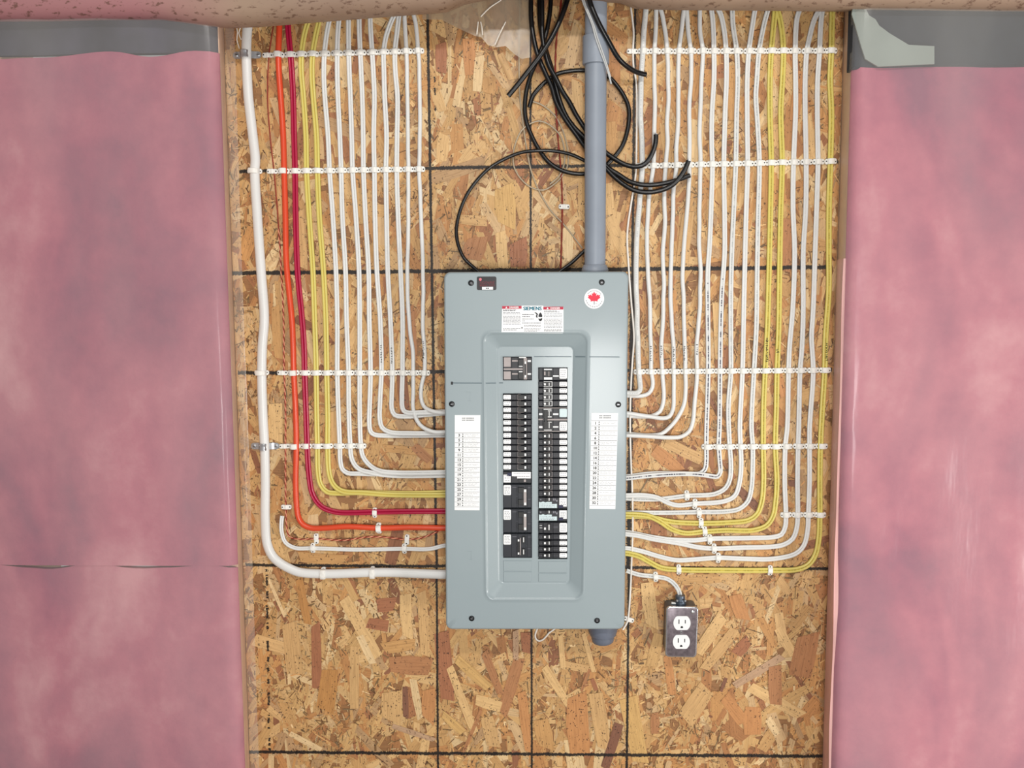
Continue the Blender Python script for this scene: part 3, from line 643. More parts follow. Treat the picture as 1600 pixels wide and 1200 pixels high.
cable('the outlet cable', 'white_cable', 'short white cable looping from the panel down to the outlet box', None, 'flat', 7.2, 'white_faint', [(979,891.5),(998,897.7),(1024,900.8),(1044,905),(1056,915,4),(1062,927,12),(1063,936,20),(1063,944,22)], top=False, end='R')
CABLES.clear()
def loose(name, label, cat, w, mat, pts, group=None, n=12):
    """round wire; points may carry their own distance from the board in mm"""
    path = cat_path([W(p[0], p[1], (p[2] if len(p) > 2 else 8)*.001) for p in pts], .006)
    g = G(); sweep(g, path, prof_round(w*.00130, n))
    return tag(g.build(name, M[mat], smooth=True, angle=60, fix=False), label, cat, group)
BG = 'loose black cables above the panel'
def cut_end(o, px, py, d, ang):
    g = G(); p = W(px, py, d*.001); ax = Vector((math.cos(ang), -.25, math.sin(ang))); g.lathe(p, ax, [(-.001,.0030),(.0012,.0030),(.0014,.0022)], 10)
    g.build('wire_core', M['steel'], o)
o = loose('black_cable', 'black cable curling up to a cut end beside the stout white cable', 'cable', 7.2, 'black', [(846,-45,26),(847,20,26),(848,60,25),(857,100,25),(868,121,24),(879,143,24),(890,160,22),(900,179,20),(913,199,17),(932,225,15),(948,239.5,15),(960,248,16),(975,256.5,18),(990,260.5,20),(1003.5,258.5,22),(1012.5,251,23),(1020,237.5,25),(1024.5,222.5,28),(1025,210,30)], BG); cut_end(o, 1025, 209.5, 30, 1.5)
o = loose('black_cable', 'black cable whose cut end points right below the second clip row', 'cable', 7.2, 'black', [(842,-45,17),(843,0,17),(844.5,40,16),(852,75,16),(861,104,15),(867,128,15),(874,155,15),(884,180,15),(898,200,14),(914,216,13),(932,240,13),(949.5,261.5,14),(967.5,273.5,15),(984,284,17),(1002,288.5,20),(1020,289,21),(1042.5,285.5,22),(1062,280,22),(1078,274,22)], BG); cut_end(o, 1078, 274, 22, .4)
o = loose('black_cable', 'lowest black cable right of the conduit, end turned steeply up', 'cable', 7.2, 'black', [(830,-45,22),(829.5,0,22),(830,30,22),(834,60,22),(841,88,22),(852,114,22),(862,136,20),(869,160,19),(880,181,18),(890,196,16),(901,211,14),(913,228,13),(932,249,14),(949.5,266,17),(960,276.5,18),(975,288.5,20),(990,297,22),(1008,300.5,24),(1027.5,298.7,26),(1047,291.5,29),(1059,281,31),(1069.5,266,33),(1076,251,35)], BG); cut_end(o, 1076, 250, 35, 1.2)
loose('black_cable', 'black cable forming the tall ring that passes behind the conduit', 'cable', 6.6, 'black', [(861,-45,14),(860.5,5,13),(857,35,13),(850,65,12),(840,92,12),(829,118,12),(822,145,11),(820,172,10),(823,192,9),(829,208,9),(840,230,9),(857,253,9),(875,265,9),(893,270.5,9),(915,271.5,8),(933,267,8),(948,257.5,8),(960,245,8),(972,228.5,8),(979.5,207.5,9),(983,185,9),(982,167,9),(975,150,9),(965,135,8),(952,121,7),(932,112.5,6),(910,110,6),(888,111.5,6),(869,116.5,7),(851,129,7),(833,149.5,7),(827,168,7)], BG)
loose('black_cable', 'black cable with a brownish sheen slanting down left to a blunt end', 'cable', 7.6, 'black', [(898,-45,36),(886,2,38),(877,27,40),(864,55,41),(846,84,41),(827,109,40),(809,132,38),(794,150,36)], BG)
loose('black_cable', 'black cable hanging in front of the conduit, blunt end at right', 'cable', 7.4, 'black', [(912,-45,92),(921,0,90),(926,15,90),(935,35,88),(950,63,80),(968,93,66),(987.5,109,45),(1000,114.5,32),(1009,116.5,26)], BG)
loose('black_cable', 'long thin black cable in a wide loop that reaches the panel top', 'cable', 5.4, 'black', [(930,259,7),(913.5,251,8),(892.5,241.5,12),(866,236,16),(840,235.5,18),(814,238.5,16),(787.5,249,14),(765,262.5,13),(747,280,12),(731.5,301,12),(719,329,12),(713,360,12),(715.5,381,13),(725.5,404,15),(738,416,18),(752,428,24)], BG)
loose('black_cable', 'short piece of black cable between the conduit foot and panel top', 'cable', 5.6, 'black', [(930,378,10),(913,392,12),(893,410.5,14),(872,426,18),(862,433,22)], BG)
loose('grey_wire', 'thin dull wire dangling from the top down to the conduit foot', 'wire', 2.4, 'clear', [(812,-45,6),(812,20,6),(811,70,5),(811.5,130,5),(813,160,5),(817,190,5),(820,214,5),(824,239,4),(829.5,265.5,4),(840,293.5,4),(852,316,4),(863,332,4),(878.5,348,4),(894,367,4),(910,388,5)])
loose('grey_wire', 'coil of thin dull wire looped behind the black cables', 'wire', 2.4, 'clear', [(830,158,5),(845,163,5),(858,172,5),(868,182,5),(875.5,195,5),(881.5,210,5),(885.5,226,5),(888,243,5),(886.5,260,5),(877,277,5),(863,290,5),(849,297,5),(836.5,295.5,5),(822.5,288,5),(810,274.5,5),(803,260,5),(801.5,246,5),(804,229,6),(808,217,6),(814,205,6),(822,197,7),(831,192,7),(842,189,7),(855,193,7),(867,202,7),(876,213,7),(881,229,7),(882.5,246,7),(880,262,7),(872,277,8),(859,288,8)])
bell('bell_wire', 'thin dark red wire running straight down between conduit and panel grid', [(877,0),(874,25),(870,55),(868,90),(867.5,111),(868.5,163),(870,190),(872.5,225),(877,272.5),(878.5,325),(877.5,377),(876,424),(876,432)], 'red', twist=False, w=2.2, end='')
o = loose('white_wire', 'thin white wire running down the right edge of the panel', 'wire', 3.0, 'white_thin', [(983,-45,5),(984.5,0,5),(990,50,5),(989,80,5),(990,105,5),(994,128,5),(994.5,225,5),(993,275,5),(987.7,308,8),(980,366,14),(982,413,16),(986,469,12),(990.5,527,8),(988,565,8),(985.5,608,9),(984.5,665,11),(986,725,9),(987.7,760,7),(988.6,827,7),(987,873,7),(985,922,7),(983,952,7),(980,972,7),(973,984,8)])
loose('grey_wire', 'pale thin wire hanging in front of the conduit coupling', 'wire', 2.6, 'greywire', [(903,-45,86),(910,0,84),(917.5,19,84),(925,37.5,84),(931,60,84),(940,85,82),(949,109,76),(955,131,70)])
loose('grey_wire', 'second pale thin wire twinned with the one crossing the conduit', 'wire', 2.2, 'greywire', [(905,-45,88),(913,2,86),(920,20,86),(928,40,86),(934,60,86),(942.5,84,84),(950,107,78),(954,121,72)])
loose('white_wire', 'small white wire loop sticking out under the panel', 'wire', 2.8, 'white_thin', [(842,974,8),(838.6,984.6,8),(836,992.5,8),(838,999,9),(842.5,1001.5,9),(848,999.5,9),(854,993.6,9),(858,988.6,9),(864,984.6,8),(872,977,8)])

# ------------------------------------------------------------------ cable clips
def clip_mesh(L, Wd, hump, h):
    """arched strap with rounded ends, local x along its length, -y away from the board"""
    g = G(); e = L/2; hb = hump/2
    st = [(-e, .45, .0030), (-e+.0012, .80, .0042), (-e+.0030, 1.0, .0046), (-hb-.0010, 1.0, .0050), (-hb, 1.0, h*.80), (-hb*.55, 1.0, h), (0, 1.0, h*1.03), (hb*.55, 1.0, h), (hb, 1.0, h*.80), (hb+.0010, 1.0, .0050), (e-.0030, 1.0, .0046), (e-.0012, .80, .0042), (e, .45, .0030)]
    prev = None
    for x, k, t in st:
        y = Wd/2*k; c = min(.0008, y*.4)
        ring = g.add([(x, 0.0, -y), (x, -t+.0006, -y), (x, -t, -y+c), (x, -t, y-c), (x, -t+.0006, y), (x, 0.0, y)])
        if prev: g.bridge(prev, ring)
        else: g.face(ring)
        prev = ring
    g.face(prev[::-1]); return g
def nail_mesh():
    g = G(); g.lathe((0,0,0), (0,-1,0), [(0,.0015),(.0004,.0015),(.0006,.0010)], 10); return g
protos = {}
BASE = .0020
for nm, (L, Wd, hump, h) in dict(small=(.0238,.0108,.0115,.0088), round=(.0238,.0108,.0110,.0112), orange=(.0240,.0108,.0135,.0152), oranges=(.0230,.0105,.0135,.0150), yellow=(.0240,.0108,.0125,.0096), wide=(.0300,.0100,.0200,.0185), thin=(.0225,.0095,.0055,.0062), horiz=(.0215,.0095,.0110,.0088), big=(.0265,.0100,.0195,.0180)).items():
    o = clip_mesh(L, Wd, hump, h).build('cable_clip', M['clip'], smooth=True, angle=35); n1 = nail_mesh().build('nail', M['nail']); protos[nm] = (o, n1, L/2-.0034)
first = {k: True for k in protos}
used_lab = set()
def clip(kind, px, py, label, rot=0.0, group='white plastic cable clips', face=0):
    p0, n0, off = protos[kind]
    o = p0.copy(); COL.objects.link(o)
    p = W(px, py, .004); o.location = (p.x, -BASE, p.z); o.rotation_euler = (0, rot+random.uniform(-.05,.05), 0)
    assert label not in used_lab, label
    used_lab.add(label); tag(o, label, 'cable clip', group)
    for s in (-1, 1):
        c = n0.copy(); COL.objects.link(c); c.parent = o; c.location = (s*off, -.0043, random.uniform(-.0008,.0008))
WN = ['the first white cable','the second white cable','the third white cable','the fourth white cable','the fifth white cable','the sixth white cable','the seventh white cable','the eighth white cable','the white cable nearest the panel']
LN = ['the bell wire','the orange cable','the crimson cable','the left yellow cable','the right yellow cable'] + WN
def row(xs, ys, names, rowname, kinds):
    for i, x in enumerate(xs):
        y = ys(x) if callable(ys) else ys
        clip(kinds[i], x, y, f'white clip over {names[i]}, {rowname}')
KL = ['thin','orange','small','yellow','yellow'] + ['small']*7 + ['round']*2
row([418.5,435,453.5,471,489,507,526.5,545,563,582,599,617,635,653.5], lambda x: 86.5-(x-418)*.028, LN, 'topmost row left of the panel', KL)
row([425.5,443,461,479,496.5,515,533,551,568,585,603,620,638,655], lambda x: 267.8-(x-425)*.014, LN, 'second row left of the panel', KL)
row([441.5,458.5,476.5,494,511,528,544.5,562,578.5,596,613,629.5,646,663], lambda x: 582.4, LN, 'third row left of the panel', KL)
row([444.5,460.5,478.5,496.5,511.5,530,547,563.5], lambda x: 697-(x-444)*.004, LN[:8], 'lowest row left of the panel', KL[:8])
clip('wide', 398, 267.5, 'wide white clip over the thick white cable, second row from the top'); clip('wide', 409, 582, 'wide white clip over the thick white cable, third row from the top')
RN = ['the thin white wire','the stout white cable'] + [f'the {ORD[i]} slender white cable' for i in range(1,6)] + ['the left printed cable','the right printed cable','the ninth white cable','the tenth white cable','the eleventh white cable','the left paired yellow cable','the right paired yellow cable','first white past yellow pair','second white past yellow pair','third white past yellow pair','the lone yellow cable']
KR = ['thin'] + ['round']*6 + ['small']*5 + ['yellow','yellow','small','small','small','yellow']
row([988,1005.5,1023.5,1042.5,1061,1079,1098,1116,1135,1151.5,1171,1188,1206,1224,1242,1262,1280.5,1298.5], lambda x: 80.5-(x-988)*.003, RN, 'topmost row right of the panel', KR)
row([1002,1021,1039.5,1057.5,1076,1095,1113,1131,1150,1168.5,1187,1205,1222.5,1240.5,1260,1278.5,1298], lambda x: 259.5-(x-1000)*.024, RN[1:], 'second row right of the panel', KR[1:])
row([999,1017.3,1035.3,1053.5,1071.5,1089.5,1107,1125,1143.5,1161,1179,1196.5,1215,1233,1251.5,1270.5,1289], lambda x: 580.8-(x-1000)*.009, RN[1:], 'third row right of the panel', KR[1:])
row([1105,1122.5,1140,1158,1176,1194,1212,1229,1248,1266,1284], lambda x: 698-(x-1105)*.006, RN[7:], 'fourth row right of the panel', KR[7:])
row([1228,1246,1264,1281.5], lambda x: 804, RN[14:], 'short lowest row at the right', KR[14:])
H = math.pi/2
for k, x, y, lb in [('horiz',585.7,801,'upright white clip over the crimson cable near the panel'),('oranges',592.3,825,'upright white clip over the orange cable near the panel'),('thin',494.5,841.5,'upright white clip over the bell wire below the orange bend'),('thin',636,843,'upright white clip over the bell wire close to the panel'),
  ('horiz',489.3,856,'upright white clip over the short white cable near its bend'),('horiz',632,857,'upright white clip over the short white cable close to the panel'),('big',506,895.5,'tall white clip over the thick white cable near its bend'),('big',582.8,894.5,'tall white clip over the thick white cable nearer the panel'),
  ('horiz',1073,774,'upright white clip topmost of the slanting stack right of the panel'),('horiz',1085.3,787,'upright white clip second in the slanting stack right of the panel'),('horiz',1092,801,'upright white clip third in the slanting stack, above the yellow cables'),('horiz',1095,817,'upright white clip over the upper yellow cable of the slanting stack'),
  ('horiz',1101,830,'upright white clip over the lower yellow cable of the slanting stack'),('horiz',1108.7,842.5,'upright white clip just below the yellow ones in the slanting stack'),('horiz',1115.5,857,'upright white clip last but one in the slanting stack'),('horiz',1122,871.5,'upright white clip lowest in the slanting stack right of the panel'),
  ('horiz',1060.3,889.5,'upright white clip over the lone yellow cable nearer the panel'),('horiz',1203,891,'upright white clip over the lone yellow cable at lower right'),('horiz',1024.3,901,'upright white clip over the outlet cable')]:
    clip(k, x, y, lb, H + random.uniform(-.06,.06))
clip('thin', 447.5, 792, 'single white clip over the bell wire above its bend'); clip('thin', 881.5, 323, 'single white clip over the dark red wire above the panel'); clip('thin', 982.5, 967.5, 'single white clip holding the thin white wire at panel bottom right', .3)
for a, b, _ in protos.values(): bpy.data.objects.remove(a); bpy.data.objects.remove(b)

def strap(px0, px1, py, hx0, hx1, label):
    a = W(px0, py); b = W(px1, py); p, q = W(hx0, py), W(hx1, py); g = G(); e = empty('pipe_strap', (a.x, -BASE, a.z), label, 'strap', 'galvanised straps on the thick white cable')
    hw = .0068; z = a.z
    st = [(a.x,.45,.0012),(a.x+.003,.9,.0014),(a.x+.006,1,.0014),(p.x-.0015,1,.0016),(p.x,1,.011),(p.x+.004,1,.0175),((p.x+q.x)/2,1,.0190),(q.x-.004,1,.0175),(q.x,1,.011),(q.x+.0015,1,.0045),(q.x+.004,1,.0034),(q.x+.0065,1,.0016),(b.x-.006,1,.0014),(b.x-.003,.9,.0014),(b.x,.45,.0012)]
    prev = None
    for x, k, t in st:
        w = hw*k
        rib = .0012 if t > .01 else 0
        r = g.add([(x,-BASE,z-w),(x,-BASE-t-rib,z-w),(x,-BASE-t-rib,z-w*.5),(x,-BASE-t,z),(x,-BASE-t-rib,z+w*.5),(x,-BASE-t-rib,z+w),(x,-BASE,z+w)])
        if prev: g.bridge(prev, r)
        else: g.face(r)
        prev = r
    g.face(prev[::-1]); g.build('band', M['steel'], e, smooth=True, angle=40)
    for x in (a.x+.007, b.x-.006):
        s = G(); s.lathe((x,-BASE-.001,z), (0,-1,0), [(0,.0042),(.0014,.0040),(.0024,.0026)], 14); o = s.build('screw', M['steel'], e, smooth=True, angle=40)
        s = G(); s.box(x-.0022, z-.0005, x+.0022, z+.0005, BASE+.003, BASE+.0037); s.build('screw_slot', M['screw'], o)
strap(365, 409, 87, 378.5, 393, 'galvanised strap on the thick white cable near the top'); strap(393, 437, 696.5, 407.5, 421, 'galvanised strap on the thick white cable beside the lowest clip row')

# handwriting in black pen on the jackets
def scribble(px, py0, py1, wpx, d, seed, col='ink', n=None, stroke=.0010):
    rnd = random.Random(seed); g = G(); y = py0; k = 0
    while y < py1:
        h = rnd.uniform(2.0, 3.4); pts = []
        for q in range(rnd.choice((4,5,6))):
            p = W(px + rnd.uniform(-1,1)*wpx/2, y + h*rnd.random(), d); pts.append((p.x, p.z))
        g.strip(pts, stroke, d, .0); y += h+rnd.uniform(.3,1.1)
    return g
objs = {o['label']: o for o in COL.objects if o.parent is None and 'label' in o.keys()}
def hand(label, px, py0, py1, w, d, seed):
    scribble(px, py0, py1, w, d, seed).build('handwriting', M['ink'], objs[label], fix=False)
L5, L6 = LW[4], LW[5]
hand('fifth white cable from left, counted after the yellow pair left of the panel', 595.3, 539, 566, 4, .0078, 1); hand('sixth white cable from left, counted after the yellow pair left of the panel', 611.7, 543, 568, 3, .0078, 2); hand('white cable nearest the panel in the left bundle', 661.5, 532, 557, 3.2, .0113, 3)
RL = lambda i: f'{ORD[i]} slender round white cable from the panel in the right bundle'
hand(RL(1), 1016.8, 541, 563, 3, .0115, 4); hand(RL(2), 1033.5, 540, 558, 3, .0115, 5); hand(RL(3), 1052.7, 541, 569, 3, .0115, 6); hand(RL(4), 1069.5, 541, 564, 3, .0115, 7); hand(RL(5), 1089, 538, 552, 3, .0115, 8)
hand(LABR['Y1'], 1198.5, 528, 566, 4, .0090, 9); hand(LABR['Y2'], 1215.5, 545, 552, 6, .0090, 10); hand(LABR['Y3'], 1292, 535, 563, 4, .0094, 11)

# ------------------------------------------------------------------ conduit and its fittings
cond = empty('conduit', W(930, 420, .056), 'grey plastic conduit rising from the panel top', 'conduit')
def pipe(name, p, q, prof, mat, parent, n=28):
    a, b = W(*p, .056), W(*q, .056); ax = (b-a); L = ax.length
    g = G(); g.lathe(a, ax, [(t*L, r) for t, r in prof], n); return g.build(name, M[mat], parent, smooth=True, angle=40)
pipe('pipe', (929.6,430), (931.5,-60), [(0,.0204),(1,.0210)], 'pvc', cond)
pipe('coupling', (930.8,101), (931.2,57), [(0,.0212),(.0,.0250),(.03,.0256),(.97,.0256),(1,.0250),(1,.0212)], 'pvc', cond)
pipe('terminal_adapter', (929.6,432), (929.6,413.5), [(0,.0262),(.55,.0262),(.75,.0248),(.92,.0232),(1,.0212)], 'pvc', cond)
hub = empty('conduit_plug', W(941, 985, .052), 'dark grey plastic fitting capping the underside of the panel', 'fitting')
def hubp(name, y0, y1, prof, mat):
    a, b = W(941.5, y0, .052), W(942, y1, .052); g = G(); ax = b-a; L = ax.length; g.lathe(a, ax, [(t*L, r) for t, r in prof], 24); g.build(name, M[mat], hub, smooth=True, angle=40)
hubp('locknut_collar', 968, 992, [(0,.0295),(.7,.0295),(1,.0262)], 'darkpvc'); hubp('cap', 991, 1004, [(0,.0235),(.55,.0228),(.85,.0215),(1,.0185)], 'darkpvc')

# ------------------------------------------------------------------ panel
DF, DR = .100, .0885
pan = empty('electrical_panel', W(838, 980, 0), 'grey steel breaker panel mounted on the board between the cable bundles', 'electrical panel')
def rr(cor, r, n=6):
    out = []
    for i in range(4):
        c = Vector(cor[i]); u = (Vector(cor[i-1])-c).normalized(); v = (Vector(cor[(i+1) % 4])-c).normalized()
        for k in range(n+1):
            t = math.pi/2*k/n; out.append(c + u*(r*(1-math.sin(t))) + v*(r*(1-math.cos(t))))
    return out
def inset(cor, e): 
    c = [Vector(p) for p in cor]; return [c[0]+Vector((e,e)), c[1]+Vector((-e,e)), c[2]+Vector((-e,-e)), c[3]+Vector((e,-e))]
OUT = [(693.5,425),(982.5,424),(976,984),(696.5,984)]; MID = [(756,520.5),(918,520.5),(910.5,936.5),(760,936.5)]; INN = [(777,542),(896,542),(890,914.5),(780.5,914.5)]
g = G()
def loop(cor, r, d):
    return g.add([W(p.x, p.y, d) for p in rr(cor, r)])
def loop_xz(cor, r, dref, d):
    return g.add([(W(p.x, p.y, dref).x, -d, W(p.x, p.y, dref).z) for p in rr(cor, r)])
def lerp_loop(t):
    A, B = rr(inset(MID,1.9), 13.4), rr(inset(INN,-1.6), 8.5); o = []
    for p, q in zip(A, B):
        p = p.lerp(q, t); w = W(p.x, p.y, DF); o.append((w.x, -((DF-.0011)*(1-t)+(DR+.0012)*t), w.z))
    return g.add(o)
L_ = [loop_xz(OUT, 10, DF, DF-.022), loop_xz(OUT, 10, DF, DF-.0045), loop_xz(inset(OUT,.9), 9.6, DF, DF-.0018), loop_xz(inset(OUT,2.6), 9, DF, DF-.0003), loop_xz(inset(OUT,14), 8, DF, DF), loop_xz(inset(MID,-6), 16, DF, DF), loop_xz(inset(MID,-2.2), 15, DF, DF+.0001), loop_xz(inset(MID,-1.0), 14.5, DF, DF+.0009), loop_xz(MID, 14, DF, DF+.0006), loop_xz(inset(MID,.9), 13.7, DF, DF), loop_xz(inset(MID,1.9), 13.4, DF, DF-.0011), *[lerp_loop(t) for t in (.07,.2,.8,.93)], loop_xz(inset(INN,-1.6), 8.5, DF, DR+.0012), loop_xz(inset(INN,-.6), 8, DF, DR+.0003), loop_xz(inset(INN,.6), 7.5, DF, DR)]
for a, b in zip(L_, L_[1:]): g.bridge(a, b)
# recess floor with the two openings for breakers
xs = [776.5, 785.6, 831.2, 840.8, 887, 896.5]; ys = [541.5, 557.3, 574, 594.2, 614.6, 871.5, 873.6, 915]
V0 = {}
for j, y in enumerate(ys):
    for i, x in enumerate(xs):
        fx = 1 - .010*(y-541)/374*0
        k = (y-541.5)/373.5; xx = x + (3.5*(1-(x-776.5)/120) - 6*((x-776.5)/120))*k if i in (0,5) else x + (.6 - 1.2*(i-1)/3)*k
        p = W(xx, y, DR); V0[i,j] = g.add([p])[0]
holes = {(1,1),(1,2),(1,4),(3,2),(3,3),(3,4),(3,5)}
for j in range(len(ys)-1):
    for i in range(5):
        if (i,j) in holes: continue
        g.face((V0[i,j], V0[i+1,j], V0[i+1,j+1], V0[i,j+1]))
cover = g.build('cover', M['panel'], pan, smooth=True, angle=28)
g = G(); q = [W(*p, DF) for p in OUT]; g.box(q[3].x+.007, q[3].z+.007, q[1].x-.006, q[0].z-.006, .0025, DR-.008, .003)
tag(g.build('enclosure_box', M['panel'], pan))
# pressed seams on the cover
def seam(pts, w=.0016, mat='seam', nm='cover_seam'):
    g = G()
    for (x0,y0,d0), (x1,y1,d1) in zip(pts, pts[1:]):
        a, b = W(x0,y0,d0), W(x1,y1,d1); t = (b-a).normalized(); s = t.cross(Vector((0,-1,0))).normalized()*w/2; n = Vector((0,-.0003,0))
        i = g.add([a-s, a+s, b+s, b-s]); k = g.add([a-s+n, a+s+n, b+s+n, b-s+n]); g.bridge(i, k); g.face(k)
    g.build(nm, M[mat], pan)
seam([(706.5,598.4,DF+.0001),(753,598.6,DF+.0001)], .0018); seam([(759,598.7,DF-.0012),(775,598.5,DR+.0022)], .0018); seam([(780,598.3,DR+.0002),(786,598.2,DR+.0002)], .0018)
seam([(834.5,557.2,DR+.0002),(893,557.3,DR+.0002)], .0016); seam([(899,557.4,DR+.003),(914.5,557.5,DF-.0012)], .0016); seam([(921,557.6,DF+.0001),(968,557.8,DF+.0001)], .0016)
g = G(); g.pbox(704.5,596.5,707.8,601,DF,DF+.0006,.0003); g.build('cover_notch', M['screw'], pan)
for (x, y, w, h) in ((731,619.5,7.5,14),(732.8,868,7.5,13)):
    seam([(x-w/2,y-h/2,DF+.0001),(x+w/2,y-h/2,DF+.0001),(x+w/2,y+h/2,DF+.0001),(x,y+h/2,DF+.0001)], .0009, 'panel', 'pressed_mark')
for x, y in ((736,442.2),(940.3,441),(706,631.3),(966,632),(737,966.2),(933,969.5)):
    p = W(x, y, DF); g = G(); g.lathe((p.x,-DF+.0002,p.z), (0,-1,0), [(0,.0056),(.0010,.0056),(.0022,.0046),(.0026,.0020)], 18); s = g.build('screw', M['screw'], pan, smooth=True, angle=40)
    g = G(); g.box(p.x-.0020, p.z-.0005, p.x+.0020, p.z+.0005, DF+.0024, DF+.0031); g.build('screw_slot', M['steel'], s)
for x0, y0, x1, y1 in ((786.3,876,831,892.5),(786.5,893.5,831,909.5),(841.3,877,886,895),(841.3,896,885.6,909.5)):
    g = G(); g.pbox(x0, y0, x1, y1, DR-.001, DR+.0011, .0007); g.build('filler_plate', M['panel'], pan)

# breakers ---------------------------------------------------------------
FB = DR+.0032                                     # face of a breaker
def rpoly(px0, py0, px1, py1, r, d, n=3):
    pts = [W(p.x, p.y, d) for p in rr([(px0,py0),(px1,py0),(px1,py1),(px0,py1)], r, n)]
    return [(p.x, p.z) for p in pts]
def sticker(parent, px0, py0, px1, py1, d, seed, nm='breaker_label', lines=3, r=1.6, notch=None, mat='sticker', ink='inkgrey'):
    g = G()
    if notch:
        pts = [(W(x, y, d).x, W(x, y, d).z) for x, y in notch]; g.poly(pts, d-.0003, d+.0003)
    else: g.poly(rpoly(px0, py0, px1, py1, r, d), d-.0003, d+.0003)
    rnd = random.Random(seed); g.cur = 1
    for k in range(lines):
        y = py0 + (py1-py0)*(.22+.6*k/max(1, lines-1)) if lines > 1 else (py0+py1)/2; x = px0+1.6
        while x < px1-2.5:
            w = rnd.uniform(.8, 2.6); g.pbox(x, y-.45, min(x+w, px1-1.4), y+.45, d, d+.00045); x += w+rnd.uniform(.5,1.3)
    g.build(nm, [M[mat], M[ink]], parent, fix=False)
def body(px0, py0, px1, py1, ridge, nm='circuit_breaker', mat='breaker'):
    """moulded case; ridge = columns raised a little towards the handle"""
    g = G(); g.pbox(px0+.25, py0+.25, px1-.25, py1-.25, DR-.03, FB, .0009)
    for a, b, h in ridge: g.pbox(a, py0+.7, b, py1-.7, FB-.0005, FB+h, .0006)
    return g.build(nm, M[mat], pan)
def bits(parent, nm, mat, rects):
    g = G()
    for x0, y0, x1, y1, d0, d1 in rects: g.pbox(x0, y0, x1, y1, d0, d1, .0003)
    return g.build(nm, M[mat], parent)
sd = [100]
def left_single(y, h=9.93):
    a, b = y-h/2, y+h/2; sd[0] += 1
    o = body(785.8, a, 831, b, [(799,807.4,.0006),(809,821.6,.0022),(823.5,830,.0008)])
    sticker(o, 786.6, a+1.3, 798.4, b-1.6, FB+.0004, sd[0], lines=2)
    bits(o, 'handle_surround', 'frame', [(808.7,a+.9,809.4,b-1.1,FB+.002,FB+.0026),(809.3,b-1.7,818.2,b-1.0,FB+.002,FB+.0026),(809.3,a+.6,814,a+1.0,FB+.002,FB+.0025)])
    t = bits(o, 'toggle', 'toggle', [(810,a+1.6,819.3,b-2.0,FB+.001,FB+.0048),(819.3,a+2.6,822.2,b-3.0,FB+.001,FB+.0060)]); 
    bits(o, 'toggle_tip', 'sticker', [(819.4,a+3.4,822.2,b-2.4,FB+.0058,FB+.0064)])
    bits(o, 'rating_mark', 'inkmid', [(825.3,y-.8,826.6,y+.9,FB+.0007,FB+.0011),(801,y-1.6,805,y-1.2,FB+.0005,FB+.0009)])
def right_single(y, h=10.0, hi=False, frame=True):
    a, b = y-h/2, y+h/2; sd[0] += 1
    o = body(841.2, a, 886.6, b, [(842,848,.0006),(849.3,862.6,.0022),(864,872.6,.0008)])
    sticker(o, 874.2, a+1.2, 886, b-1.4, FB+.0004, sd[0], lines=2)
    if hi: bits(o, 'handle_surround', 'sticker', [(849.6,a+.6,862.8,a+1.6,FB+.002,FB+.0027),(849.6,b-1.9,862.8,b-.9,FB+.002,FB+.0027),(861.9,a+.6,863,b-.9,FB+.002,FB+.0027),(849.6,a+3.2,851.2,a+5.4,FB+.002,FB+.0027)])
    elif frame: bits(o, 'handle_surround', 'frame', [(849.6,a+.8,862.8,a+1.3,FB+.002,FB+.0026),(862.2,a+.8,862.9,b-1.1,FB+.002,FB+.0026),(855.5,b-1.6,862.8,b-1.1,FB+.002,FB+.0026)])
    bits(o, 'toggle', 'toggle', [(851.2,a+2.0,861.6,b-2.2,FB+.001,FB+.0050)])
    bits(o, 'toggle_tip', 'sticker', [(850,y-1.4,852.9,y+1.8,FB+.0045,FB+.0056),(857.4,y-2.4,858.7,y+2.4,FB+.0045,FB+.0054)])
    bits(o, 'rating_mark', 'inkmid', [(843,y-.6,844.2,y+.8,FB+.0007,FB+.0011),(845.4,y-.6,846.8,y+.8,FB+.0007,FB+.0011),(865,y+.1,866.8,y+.8,FB+.0009,FB+.0013),(867.8,y+.1,869.4,y+.8,FB+.0009,FB+.0013),(870.2,y+.1,871.6,y+.8,FB+.0009,FB+.0013)])
# main double pole breaker at upper left
o = body(785.8, 557.6, 831, 594, [(786.6,798,.0012),(799.4,809.5,.0008),(811,822,.0020),(823.5,830.4,.0012)])
o['label'] = 'double pole breaker alone at the top of the left column'
bits(o, 'metal_tab', 'frame', [(787,558.4,798,573.2,FB+.0010,FB+.0018),(787,575.6,817,578,FB+.0010,FB+.0022),(787,580.4,798,593,FB+.0010,FB+.0018),(800,562.6,809.3,565,FB+.0008,FB+.0014),(800,583,809.3,585.4,FB+.0008,FB+.0014),(818,559.4,823.5,593,FB+.0018,FB+.0030)])
bits(o, 'toggle', 'toggle', [(810.4,561.5,818,571.6,FB+.001,FB+.0050),(810.4,582,818,591.6,FB+.001,FB+.0050),(819.3,566,822,588.5,FB+.003,FB+.0056)])
bits(o, 'toggle_tip', 'sticker', [(810.8,570.8,816.6,573.2,FB+.002,FB+.0032),(810.6,580,816.4,581.8,FB+.002,FB+.0032),(819.6,564.6,822,568.6,FB+.0045,FB+.006),(819.6,586,822,590,FB+.0045,FB+.006),(824.4,562.5,829.6,565.6,FB+.001,FB+.0022),(824.4,583,829.6,585.6,FB+.001,FB+.0022),(811,557.9,822,559.3,FB,FB+.003)])
for i in range(12): left_single(620.7+9.93*i)
